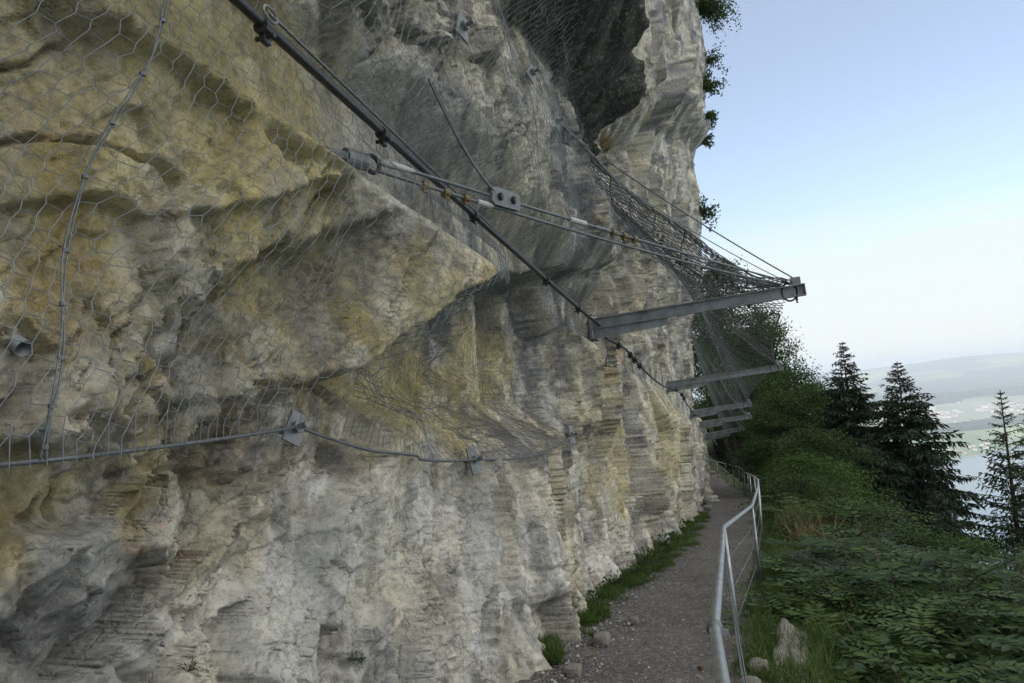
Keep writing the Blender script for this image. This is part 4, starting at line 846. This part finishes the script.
put(ashB, 842, 600, 7.6, 1.0, 'feather-leaved shrub crowding the outer side of the pale stone edge'); put(ashB, 880, 652, 6.2, 1.0, 'feather-leaved shrub at the bottom edge, nearest the pale stone edge'); put(wilA, 945, 575, 8.6, 1.0, 'grey green willow shoots in the middle of the foreground thicket'); put(ashA, 850, 560, 10, 1.1, 'feather-leaved shrub in front of the larger willow')
# grass
def blades(p, hgt, lean=.5, wid=.007, r=rng):
    n = len(p); d = nrm(r.normal(size=(n, 3)) * lean * np.array([1, 1, .3]) + [0, 0, 1]); return p, d, nrm(r.normal(size=(n, 3))), hgt, wid
n = 90000; s_ = rng.uniform(-.5, 1, n); s_ = -2.0 + 20 * rng.random(n) ** 1.25; q_ = -.22 + 2.4 * rng.random(n) ** 1.0
brk = np.interp(s_, [-5, 0, 1.5, 4.5, 8, 14, 30], [.5, .5, .6, 1.25, 1.6, 1.2, .9]); den = fbm(s_ * 1.6, q_ * 2.2, 3, 601)
k = (q_ < brk + .35) & (den > -.55 + .45 * (q_ < -.05)); s_, q_, den = s_[k], q_[k], den[k]; nn_ = n_edge(s_) + q_
p = P(s_, nn_, hill_z(s_, nn_) - .01); hg = rng.uniform(.08, .22, len(p)) * (1 + .9 * np.clip(q_, 0, 1.2)) * (.8 + .5 * np.clip(den, -.4, .6))
mb = MB(); a_ = blades(p, hg, .42, rng.uniform(.005, .010, len(p))); mb.leaves(a_[0], a_[1], a_[2], a_[3], a_[4], .45)
tag(mb.build('verge_grass', M_grass, org=(0, 0, 0)), 'lush green grass on the verge outside the railing', 'grass', None, 'stuff')
n = 30000; s_ = .5 + 16.7 * rng.random(n) ** 1.3; wn = dat(s_, gs(s_) + .08); q_ = rng.random(n) ** 1.4 * np.interp(s_, [1, 3, 6, 10, 17], [.16, .36, .62, .55, .35]); den = fbm(s_ * 1.4, q_ * 3, 3, 611)
k = den > -.22; s_, q_, wn, den = s_[k], q_[k], wn[k], den[k]; p = P(s_, wn - .03 + q_, gs(s_) + .03)
mb = MB(); a_ = blades(p, rng.uniform(.04, .15, len(p)) * (.8 + .9 * np.clip(den, 0, .6)), .6, rng.uniform(.006, .012, len(p))); mb.leaves(a_[0], a_[1], a_[2], a_[3], a_[4], .4)
tag(mb.build('foot_grass', M_grass, org=(0, 0, 0)), 'strip of short grass along the foot of the cliff', 'grass', None, 'stuff')
# leafy weeds at the cliff foot
def weed(seed, r0_=.16, n=46, name='weed_plant'):
    r = np.random.default_rng(seed); t = thing(name, (0, 0, 0), 'weed', 'weed', 'leafy weeds along the cliff foot'); mb = MB(); mb2 = MB()
    a = r.uniform(0, 2 * pi, n); e = r.uniform(.15, 1.2, n); d = np.column_stack([np.cos(a) * np.cos(e), np.sin(a) * np.cos(e), np.sin(e)]); L = r0_ * r.uniform(.4, 1.1, n); p = d * L[:, None]
    mb2.tubes(np.zeros((n, 3)), p, .0025, 3); mb.leaves(p, nrm(d + [0, 0, -.3]), nrm(r.normal(size=(n, 3)) * .4 + [0, 0, 1]), r.uniform(.05, .095, n), r.uniform(.028, .05, n)); mb2.build('stems', M_twig, t); mb.build('leaves', M_weed, t); return t
wd = [weed(41), weed(42, .2, 60)]; first = {0: True, 1: True}
WP = [(3.0, .10, 1.0, 'small leafy weed at the cliff foot where the grass strip begins'), (4.1, .14, .9, 'leafy weed at the foot of the brown streaked rock rib'), (5.0, .30, 1.0, 'leafy weed standing out from the cliff foot toward the path'), (5.9, .16, 1.3, 'big leafy weed at the cliff foot below the nearest beam'), (6.8, .3, 1.1, 'broad leafy weed in the middle of the grass strip'),
      (7.9, .18, 1.4, 'tall leafy weed in the densest part of the grass strip'), (9.0, .2, 1.2, 'leafy weed past the densest part of the grass strip'), (10.5, .16, 1.2, 'leafy weed at the far part of the grass strip'), (12.5, .15, 1.1, 'last leafy weed along the cliff foot, near the second beam'), (21.5, .15, 1.3, 'lone weed at the cliff foot near the far bend of the path')]
for i, (s0, q0, sc, lb) in enumerate(WP):
    j = i % 2; loc = P(s0, float(dat(s0, float(gs(s0)) + .08)) + q0, float(gs(s0)) + .02)
    if first[j]: first[j] = False; wd[j].location = loc; wd[j].scale = (sc,) * 3; wd[j]['label'] = lb
    else: copy_tree(wd[j], loc, i * 1.3, sc, lb)
def cliff_plant(px, py, lb, sc, pr=None, lift=.0, name='cliff_plant'):
    s0, z0 = W(px, py, .1); loc = P(s0, float(dat(s0, z0)) + lift, z0); c = copy_tree(wd[1], loc, px, sc, lb, (0, .5)); c['group'] = 'plants rooted in the rock'; c['category'] = 'plant'; c.name = name; return c
cliff_plant(190, 672, 'small green plant in a crack at the bottom of the rock, left', .2); cliff_plant(357, 660, 'small fern in the dark crack at the bottom of the rock', .22)
cliff_plant(549, 612, 'plant low in the rock beside the start of the grass strip', .6); cliff_plant(650, 200, 'tiny green plant on the grey rock above the canopy net', .9)
# plants hanging on the sky edge of the cliff
def ledge_shrub(s0, z0, rad, seed, lb, n=420, leaf=.11):
    r = np.random.default_rng(seed); n0 = float(dat(s0, z0)); loc = P(s0, n0 - .05, z0); t = thing('ledge_shrub', loc, lb, 'shrub', 'shrubs on the sky edge of the cliff'); mb = MB(); mb2 = MB()
    ax = DN * .9 + DS * .2 + np.array([0, 0, .15]); ends = []
    for k in range(max(5, n // 50)):
        d = nrm(ax + r.normal(size=3) * .55); L = rad * r.uniform(.5, 1.2); u = np.linspace(0, 1, 5); c = loc + np.outer(u * L, d) + np.outer(-.2 * L * u * u, [0, 0, 1]); mb2.tube(c, np.linspace(.02, .006, 5), 4, False); ends.append((c, L))
    pp = []
    for k in range(n):
        c, L = ends[r.integers(len(ends))]; i = r.integers(1, 5); pp.append(c[i] + r.normal(size=3) * .12 * rad)
    pp = np.array(pp); mb.leaves(pp, nrm(r.normal(size=(n, 3)) + [0, 0, -.3]), nrm(r.normal(size=(n, 3)) + [0, 0, 1]), leaf * r.uniform(.7, 1.3, n), leaf * .65); mb2.build('stems', M_twig, t); mb.build('leaves', M_lf4, t)
for i, (px, py, rad, n, lb) in enumerate([(694, 12, 1.15, 1500, 'large leafy shrub growing out of the cliff edge at the top of the photo'), (700, 66, .55, 260, 'small shrub on the sky edge under the large top shrub'), (703, 88, .55, 320, 'bushy tuft on the sky edge in the middle of the row of shrubs'), (704, 118, .45, 260, 'small shrub low on the sky edge above the bulge'), (706, 140, .35, 160, 'lowest tuft on the sky edge, at the bulge of the cliff'), (704, 212, .6, 300, 'leafy sprig on the cliff edge above the canopy net')]):
    best = (-1, 0, 0)
    for sc_ in np.linspace(12, 27, 90):
        zc = at(px, py, float(P(sc_, 1, 0)[1]))[2]; q_ = P(sc_, float(dat(sc_, zc)), zc) - EYE; xx = 512 + FP * (q_ @ CR) / (q_ @ CF)
        if xx > best[0]: best = (xx, sc_, zc)
    ledge_shrub(best[1], best[2], rad * 1.25, 60 + i, lb, int(n * 1.7))
# grass tufts on the rock
def tuft(loc, n, hgt, mat, lb, name, cat, group=None, out=.6, wid=.01, stalk=False):
    r = np.random.default_rng(int(abs(loc[0] * 977 + loc[2] * 131)) + 5); t0 = np.asarray(loc, float); mb = MB(); p = t0 + r.normal(size=(n, 3)) * np.array([.10, .10, .02]) * hgt * 2
    d = nrm(DN * out * .6 + r.normal(size=(n, 3)) * np.array([.5, .5, .2]) + [0, 0, 1]); mb.leaves(p, d, nrm(r.normal(size=(n, 3))), hgt * r.uniform(.5, 1.1, n), wid, .5); return tag(mb.build(name, mat, org=t0), lb, cat, group)
for px, py, hg, m_, lb in ((612, 148, .55, M_dry, 'dry brownish grass tuft on the rock ledge below the dark roof'), (622, 150, .4, M_grass, 'green grass tuft beside the dry one below the dark roof'), (607, 372, .22, M_grass, 'small green tuft on the wall rope below the nearest beam')):
    s0, z0 = W(px, py, .25); tuft(P(s0, float(dat(s0, z0)), z0), 240, hg, m_, lb, 'grass_tuft', 'grass tuft', 'grass tufts on the rock', 1.2)
sx_, nx_ = 7.4, 4.1
for i, (px, py, Y, lb) in enumerate(((806, 540, 13.2, 'large clump of tall dry straw-coloured grass on the edge of the verge'), (818, 533, 14.5, 'smaller clump of dry grass behind the large one'), (796, 520, 14.4, 'thin clump of dry grass left of the large one'))):
    q = at(px, py, Y); g = foot(q[0], q[1]); tuft(g, 150, .85, M_dry, lb, 'dry_grass_clump', 'grass clump', 'dry grass clumps on the verge', .7, .010)
# yellow flowers
M_yel = plain('yellow_petals', (.72, .48, .02), .6)
def flower(px, py, Y, lb):
    h_ = at(px, py, Y); g = foot(h_[0], h_[1]); r = np.random.default_rng(px); t = thing('yellow_flower', g, lb, 'flower', 'yellow flowers on the verge')
    for k in range(3):
        tp = h_ + r.normal(size=3) * np.array([.07, .07, .06]); mb = MB(); mb.tube(seg(g + r.normal(size=3) * .03 * np.array([1, 1, 0]), tp, 6, -.02), .003, 4); mb.build('stem', M_weed, t)
        mb = MB(); a = np.linspace(0, 2 * pi, 11)[:-1]; d = np.column_stack([np.cos(a), np.sin(a), np.full(10, .35)]); mb.leaves(np.repeat(tp[None], 10, 0), d, np.repeat([[0, 0, 1.0]], 10, 0), .034, .018); mb.build('bloom', M_yel, t)
flower(803, 560, 10.4, 'yellow flowers highest on the verge, below the dry grass'); flower(807, 568, 10.2, 'yellow flowers in the middle of the verge row'); flower(818, 585, 9.2, 'yellow flowers lowest on the verge, nearest the stone edge')
# stone edge of the verge
def boulder(c, ax, label, name='edge_stone', seed=0, mat=None, rnd_=.25):
    r = np.random.default_rng(seed); import bmesh
    bm = bmesh.new(); bmesh.ops.create_cube(bm, size=2); bmesh.ops.subdivide_edges(bm, edges=bm.edges[:], cuts=14, use_grid_fill=True)
    v = np.array([q.co[:] for q in bm.verts]); f = [[q.index for q in x.verts] for x in bm.faces]; bm.free()
    nrmv = v / np.linalg.norm(v, axis=1, keepdims=True) * 1.25; v = v * (1 - rnd_) + nrmv * rnd_
    v = v * (1 + .07 * fbm(v[:, 0] * 1.2 + v[:, 2], v[:, 1] * 1.2 - v[:, 2] * .7, 4, 700 + seed))[:, None] + .06 * facets(v[:, 0] * 2 + v[:, 2], v[:, 1] * 2 + v[:, 2] * 1.3, 70 + seed, 14)[:, None] * nrmv
    mb = MB(); mb.add(c + v[:, :1] * ax[0] + v[:, 1:2] * ax[1] + v[:, 2:] * ax[2], f); return tag(mb.build(name, mat or M_slab, smooth=True), label, 'stone')
boulder(P(.45, 2.53, float(gs(.45)) - .655), (DS * 1.5 + DN * .04, DN * .17 + np.array([0, 0, -.05]), np.array([0, 0, .62]) - DN * .20), 'long pale stone slab edging the grass verge at the bottom right', 'edge_slab', 1)
for px, py, Y, sz, lb in ((757, 652, 6.0, .075, 'pale stone in the verge grass beside the nearest railing post'), (752, 676, 5.6, .06, 'smaller pale stone in the grass at the bottom of the photo'), (772, 611, 7.2, .035, 'small white stone lying in the verge grass')):
    q = at(px, py, Y); g = foot(q[0], q[1]); boulder(g + np.array([0, 0, sz * .35]), (DS * sz * 1.3, DN * sz, np.array([0, 0, sz * .8])), lb, 'verge_stone', int(px), None, .75)
# loose pebbles beside the cliff foot
for s0, q0, sz, lb in ((1.4, .22, .07, 'grey stone fallen at the cliff foot where the grass strip begins'), (.4, .30, .055, 'angular grey stone in the gravel nearest the camera'), (2.3, .5, .04, 'small grey stone on the path beside the first grass'), (19.5, .3, .12, 'stone lying at the cliff foot near the far bend'), (23, .25, .16, 'larger stone at the cliff foot near the far bend')):
    boulder(P(s0, float(dat(s0, float(gs(s0)) + .05)) + q0, float(gs(s0)) + sz * .4), (DS * sz * 1.3, DN * sz, np.array([0, 0, sz * .8])), lb, 'fallen_stone', int(s0 * 7), None, .35)
n = 3600; s_ = -.6 + 9.5 * rng.random(n) ** 1.2; wn = dat(s_, gs(s_) + .06); q_ = np.abs(rng.normal(0, .26, n)) * np.interp(s_, [-1, 2, 9], [1.1, 1.3, 1.2]) + .02; p = P(s_, wn + q_, gs(s_) + .012)
n2 = 1500; s2 = -.5 + 9 * rng.random(n2); p = np.vstack([p, P(s2, .2 + 1.85 * rng.random(n2), gs(s2) + .008)]); n = len(p)
octa = np.array([[1, 0, 0], [0, 1, 0], [-1, 0, 0], [0, -1, 0], [.3, .3, 1], [-.3, -.3, 1], [0, 0, -1]], float); of = np.array([[0, 1, 4], [1, 2, 5], [2, 3, 5], [3, 0, 4], [1, 5, 4], [3, 4, 5], [1, 0, 6], [2, 1, 6], [3, 2, 6], [0, 3, 6]])
sz = (.006 + .015 * rng.random(n) ** 3)[:, None, None]; sz[-n2:] *= .7; a = rng.uniform(0, 2 * pi, n); ca, sa = np.cos(a), np.sin(a); R2 = np.zeros((n, 3, 3)); R2[:, 0, 0] = ca; R2[:, 0, 1] = -sa; R2[:, 1, 0] = sa; R2[:, 1, 1] = ca; R2[:, 2, 2] = .6
v = np.einsum('nij,kj->nki', R2, octa) * sz * (1 + .3 * rng.normal(size=(n, 7, 1))) + p[:, None]; mb = MB(); mb.add(v.reshape(-1, 3), ((np.arange(n) * 7)[:, None, None] + of[None]).reshape(-1, 3)); tag(mb.build('pebbles', M_peb, org=(0, 0, 0)), 'loose pale pebbles strewn along the path edge', 'gravel', None, 'stuff')
M_fl = plain('fallen_leaf', (.22, .10, .035), .8, 0, .4, 30)
for px, py, lb in ((693, 618, 'brown fallen leaf on the path beside the railing'), (600, 650, 'orange fallen leaf in the gravel left of the path'), (529, 672, 'brown fallen leaf nearest the cliff at the bottom'), (593, 616, 'brown fallen leaf near the end of the grass strip'), (700, 672, 'brown fallen leaf under the handrail at the bottom'), (634, 676, 'tan fallen leaf at the bottom of the path'), (645, 585, 'dark fallen leaf in the middle of the path')):
    d = ray(px, py); d = d / d[1]; Y = 3.0
    while 1.7 + d[2] * Y > gz(Y) + .02: Y += .02
    q = EYE + d * Y; r = np.random.default_rng(px); mb = MB(); mb.leaves(np.array([q]), nrm(r.normal(size=(1, 3)) * [1, 1, .15]), np.array([[.1, .1, 1.0]]), .075, .05, -.1); tag(mb.build('fallen_leaf', M_fl), lb, 'leaf', 'fallen leaves on the path')
# ------------------------------------------------------------------ lake, far shore, town, hills
LAKE = -430.0
t = NT('lake_water'); co = t.obj(); a = t.noise(co, .02, 4, .6)
M_lake = t.set(Base_Color=(.05, .10, .12), Roughness=.12, Normal=t.bump(a, .25, .6), Specular_IOR_Level=.5)
mb = MB(); g = np.linspace(-1, 1, 30); gx, gy = np.meshgrid(g * 20000, g * 20000 + 8000, indexing='ij'); ii = np.arange(900).reshape(30, 30)
mb.add(np.column_stack([gx.ravel(), gy.ravel(), np.full(900, LAKE)]), np.stack([ii[:-1, :-1], ii[1:, :-1], ii[1:, 1:], ii[:-1, 1:]], -1).reshape(-1, 4)); tag(mb.build('lake', M_lake, org=(0, 0, LAKE)), 'calm pale blue lake far below', None, None, 'structure')
def shore(az): return 3950 + 260 * np.sin(az * 9 + 1.0) + np.interp(az, [.2, .36, .45, .5, .56, .62, .8], [500, 250, -100, -250, 0, 200, 900]) + 60 * per(az * 40, 0 * az, 801)
def land_z(az, r):
    sh = shore(az); x = r - sh; u = az * 6000; nse = fbm(u / 900, r / 900, 4, 811); m2 = fbm(u / 2600, r / 2600, 3, 821)
    z = np.interp(x, [-400, 0, 60, 500, 850, 1050, 1500, 2600, 2900, 3300, 5000, 6500, 8500, 9600, 11500], [-40, 0, 6, 38, 60, 62, 66, 92, 128, 150, 165, 220, 330, 330, 120])
    rid = np.interp(az, [.1, .3, .42, .55, .62, .75, 1.0], [40, 60, 150, 250, 285, 290, 290]) - 200
    z = z + sst(3200, 8500, x) * rid * 1.0 + np.clip(x / 500, 0, 1) * 14 * nse + sst(2500, 6000, x) * 55 * m2 + sst(6000, 9000, x) * 40 * fbm(u / 1500, r / 3000, 3, 831)
    return LAKE + z
az = np.linspace(.02, 1.25, 420); rr = np.concatenate([np.linspace(3000, 7500, 260), np.linspace(7500, 15600, 140)[1:]]); AZ, RR = np.meshgrid(az, rr, indexing='ij'); ZZ = land_z(AZ, RR)
ii = np.arange(AZ.size).reshape(AZ.shape); mb = MB(); mb.add(np.stack([RR * np.sin(AZ), RR * np.cos(AZ), ZZ], -1).reshape(-1, 3), np.stack([ii[:-1, :-1], ii[1:, :-1], ii[1:, 1:], ii[:-1, 1:]], -1).reshape(-1, 4))
u = AZ * 6000; X_ = RR - shore(AZ); f1 = facets(u / 260, RR / 420, 841, 30, .3); f2 = facets(u / 420 + 3, RR / 900, 851, 30, .3)
CC = np.broadcast_to(np.array([.13, .18, .07]), AZ.shape + (3,)).copy(); CC = blend(CC, np.array([.20, .24, .09]), sst(.05, .2, f1)); CC = blend(CC, np.array([.07, .13, .04]), sst(.1, .2, -f1) * .8)
townm = sst(800, 1000, X_) * (1 - sst(2600, 2800, X_)); CC = blend(CC, np.array([.22, .22, .19]), townm * .6)
wood = sst(2900, 3300, X_) * sst(-.22, -.12, f2 + .3 * fbm(u / 500, RR / 900, 3, 861)); CC = blend(CC, np.array([.03, .05, .035]), wood)
M_land = NT('far_land'); M_land = M_land.set(Base_Color=M_land.n('ShaderNodeAttribute', attribute_name='Col').outputs['Color'], Roughness=.95)
tag(mb.build('far_hills', M_land, smooth=True, org=(0, 0, LAKE), col=CC.reshape(-1, 3)), 'hazy fields and hills on the far side of the lake', None, None, 'structure')
M_wood = plain('far_forest', (.03, .055, .03), .95, 0, .4, .02)
def woodland(x0, x1, a0, a1, lb, seed, hgt=24, thr=-.25):
    az = np.arange(a0, a1, 9 / 5500.0); x = np.arange(x0, x1, 11.0); A, X = np.meshgrid(az, x, indexing='ij'); R = shore(A) + X
    m = fbm(A * 14, X / 260, 3, seed) + .8 * np.minimum(1, np.minimum(X - x0, x1 - X) / 140) - .55; z = land_z(A, R) - 6 + (hgt + 6) * sst(thr, thr + .12, m) * (.75 + .35 * rng.random(A.shape)); ii = np.arange(A.size).reshape(A.shape)
    mb = MB(); mb.add(np.stack([R * np.sin(A), R * np.cos(A), z], -1).reshape(-1, 3), np.stack([ii[:-1, :-1], ii[1:, :-1], ii[1:, 1:], ii[:-1, 1:]], -1).reshape(-1, 4)); tag(mb.build('far_wood', M_wood), lb, 'wood', None, 'stuff')
woodland(560, 920, .44, .66, 'dark wood on the low ridge between the green fields and the town', 871); woodland(2600, 3150, .34, .75, 'blue grey wood behind the far town', 881, 26, -.3); woodland(120, 420, .30, .40, 'dark wood on the far shore behind the spruces', 891)
# houses: one of each kind, then copies
M_hw = plain('pale_plaster', (.60, .57, .53), .8, 0, .05); M_hr = plain('roof_tiles', (.20, .12, .09), .85, 0, .2); M_hg = plain('grey_flat_roof', (.42, .41, .40), .85, 0, .1)
def house(L, Wd, H, flat, mat):
    t = thing('distant_building' if flat else 'distant_house', (0, 0, 0), 'house', 'building' if flat else 'house'); mb = MB(); mb.box((0, 0, H / 2 - 1), (1, 0, 0), (0, 1, 0), (0, 0, 1), (L / 2, Wd / 2, H / 2 + 1)); mb.build('wall', M_hw, t)
    mb = MB(); o = .8
    if flat: mb.box((0, 0, H + .25), (1, 0, 0), (0, 1, 0), (0, 0, 1), (L / 2 + .3, Wd / 2 + .3, .24))
    else:
        e = L / 2 + o; mb.prism([(-e, -Wd / 2 - o, H - .3), (-e, Wd / 2 + o, H - .3), (-e, 0, H + Wd * .36)], np.array([2 * e, 0, 0]))
    mb.build('roof', mat, t); return t
hp = [house(16, 11, 7, False, M_hr), house(22, 13, 10, False, M_hr), house(34, 14, 15, True, M_hg), house(48, 22, 9, True, M_hg)]; hu = set()
def put_house(k, a_, r_, lb, gp, big=1.0):
    loc = (r_ * sin(a_), r_ * cos(a_), float(land_z(np.array([a_]), np.array([r_]))[0])); rz = random.uniform(-.5, .5) - a_
    if k in hu: o = copy_tree(hp[k], loc, rz, big, lb)
    else: hu.add(k); o = hp[k]; o.location = loc; o.rotation_euler = (0, 0, rz); o['label'] = lb
    o['group'] = gp
i = 0
LT = ['small pale gabled house in the hazy town across the lake', 'larger pale gabled house in the hazy town across the lake', 'tall pale flat-roofed block in the hazy town across the lake', 'long pale flat-roofed hall in the hazy town across the lake']
while i < 285:
    a_ = random.uniform(.45, .62) if random.random() < .75 else random.uniform(.30, .42); x_ = random.triangular(950, 2600, 1700); r_ = float(shore(np.array([a_]))[0]) + x_
    if float(per(np.array([a_ * 30]), np.array([x_ / 700]), 901)[0]) < -.18: continue
    k = random.choices((0, 1, 2, 3), (4, 4, 3, 1.2))[0]; put_house(k, a_, r_, LT[k], 'houses of the hazy town', random.uniform(.7, 1.05)); i += 1
for i in range(26):
    a_ = random.gauss(.535, .022) if i < 18 else random.uniform(.30, .40); r_ = float(shore(np.array([a_]))[0]) + random.uniform(30, 230); put_house(i % 2, a_, r_, 'pale house among the green fields by the far lake shore' if i % 2 else 'small pale house among the green fields by the far lake shore', 'houses on the far shore', .8)
# air between here and the far hills
mb = MB(); mb.box((3500, 6500, -190), (1, 0, 0), (0, 1, 0), (0, 0, 1), (15500, 15500, 255)); M_hz = bpy.data.materials.new('haze'); M_hz.use_nodes = True; nt_ = M_hz.node_tree; nt_.nodes.remove(nt_.nodes['Principled BSDF']); pv = nt_.nodes.new('ShaderNodeVolumePrincipled'); pv.inputs['Color'].default_value = (.80, .90, 1.0, 1); pv.inputs['Density'].default_value = 1.35e-4; pv.inputs['Anisotropy'].default_value = .0; nt_.links.new(pv.outputs[0], nt_.nodes['Material Output'].inputs['Volume'])
tag(mb.build('haze', M_hz), 'pale blue summer haze over the lake', 'haze', None, 'stuff')
# ------------------------------------------------------------------ light, sky, air
SUN_EL, SUN_AZ = radians(38), radians(238)      # azimuth clockwise from +Y: behind and to the left of the camera, beyond the cliff
w = bpy.data.worlds.new('World'); S.world = w; w.use_nodes = True; nt = w.node_tree; bg = nt.nodes['Background']
sky = nt.nodes.new('ShaderNodeTexSky'); sky.sky_type = 'NISHITA'; sky.sun_disc = False; sky.sun_elevation = SUN_EL; sky.sun_rotation = SUN_AZ; sky.altitude = 900; sky.air_density = 1.0; sky.dust_density = 2.2; sky.ozone_density = 1.3
tc = nt.nodes.new('ShaderNodeTexCoord'); sx = nt.nodes.new('ShaderNodeSeparateXYZ'); nt.links.new(tc.outputs['Generated'], sx.inputs[0])
mp = nt.nodes.new('ShaderNodeMapping'); mp.inputs['Scale'].default_value = (2.2, 2.2, 16); mp.inputs['Rotation'].default_value = (0, radians(-6), 0); nt.links.new(tc.outputs['Generated'], mp.inputs[0])
nz = nt.nodes.new('ShaderNodeTexNoise'); nz.inputs['Scale'].default_value = 1.6; nz.inputs['Detail'].default_value = 5; nz.inputs['Roughness'].default_value = .5; nt.links.new(mp.outputs[0], nz.inputs['Vector'])
ad = nt.nodes.new('ShaderNodeMath'); ad.operation = 'MULTIPLY_ADD'; nt.links.new(nz.outputs['Fac'], ad.inputs[0]); ad.inputs[1].default_value = -.14; nt.links.new(sx.outputs[2], ad.inputs[2])
rp = nt.nodes.new('ShaderNodeValToRGB'); nt.links.new(ad.outputs[0], rp.inputs[0]); e = rp.color_ramp.elements; e[0].position = 0.0; e[0].color = (.90, .90, .90, 1); e[1].position = .26; e[1].color = (.0, .0, .0, 1); k = e.new(.072); k.color = (.80, .80, .80, 1); k = e.new(.092); k.color = (.34, .34, .34, 1); k = e.new(.12); k.color = (.10, .10, .10, 1)
mx = nt.nodes.new('ShaderNodeMix'); mx.data_type = 'RGBA'; nt.links.new(rp.outputs[0], mx.inputs[0]); 
ov = nt.nodes.new('ShaderNodeMapRange'); nt.links.new(sx.outputs[2], ov.inputs[0]); ov.inputs[1].default_value = .55; ov.inputs[2].default_value = .85; ov.inputs[3].default_value = .10; ov.inputs[4].default_value = .7  # overhead white veil, added above the view to brighten the cliff
dp = nt.nodes.new('ShaderNodeVectorMath'); dp.operation = 'DOT_PRODUCT'; nt.links.new(tc.outputs['Generated'], dp.inputs[0]); dp.inputs[1].default_value = (.86, -.36, .36)
dr = nt.nodes.new('ShaderNodeMapRange'); dr.interpolation_type = 'SMOOTHSTEP'; nt.links.new(dp.outputs['Value'], dr.inputs[0]); dr.inputs[1].default_value = .50; dr.inputs[2].default_value = .95; dr.inputs[3].default_value = 0; dr.inputs[4].default_value = .85  # unseen bright cloud bank to the right, added to light the rock
mxm = nt.nodes.new('ShaderNodeMath'); mxm.operation = 'MAXIMUM'; nt.links.new(ov.outputs[0], mxm.inputs[0]); nt.links.new(dr.outputs[0], mxm.inputs[1])
vm = nt.nodes.new('ShaderNodeMix'); vm.data_type = 'RGBA'; nt.links.new(mxm.outputs[0], vm.inputs[0]); nt.links.new(sky.outputs[0], vm.inputs[6]); vm.inputs[7].default_value = (3.5 * 3.6, 3.5 * 3.45, 3.5 * 3.15, 1); nt.links.new(vm.outputs[2], mx.inputs[6]); mx.inputs[7].default_value = (3.5 * 1.30, 3.5 * 1.38, 3.5 * 1.40, 1)
nt.links.new(mx.outputs[2], bg.inputs[0]); bg.inputs[1].default_value = .15
sl = bpy.data.lights.new('sun', 'SUN'); sl.energy = 3.0; sl.angle = radians(.5); sl.color = (1, .95, .88); so = bpy.data.objects.new('sun', sl); COL.objects.link(so)
sd = Vector((sin(SUN_AZ) * cos(SUN_EL), cos(SUN_AZ) * cos(SUN_EL), sin(SUN_EL))); so.rotation_euler = (-sd).to_track_quat('-Z', 'Y').to_euler(); so.location = (-20, -20, 60)
S.view_settings.view_transform = 'Standard'; S.view_settings.look = 'None'; S.view_settings.exposure = 0.38; S.view_settings.gamma = 1; S.view_settings.use_curve_mapping = False
S.render.engine = 'CYCLES'; S.cycles.max_bounces = 6; S.cycles.diffuse_bounces = 3; S.cycles.glossy_bounces = 2; S.cycles.transmission_bounces = 3; S.cycles.volume_bounces = 0; S.cycles.transparent_max_bounces = 4
S.cycles.use_denoising = True; S.cycles.sample_clamp_indirect = 4
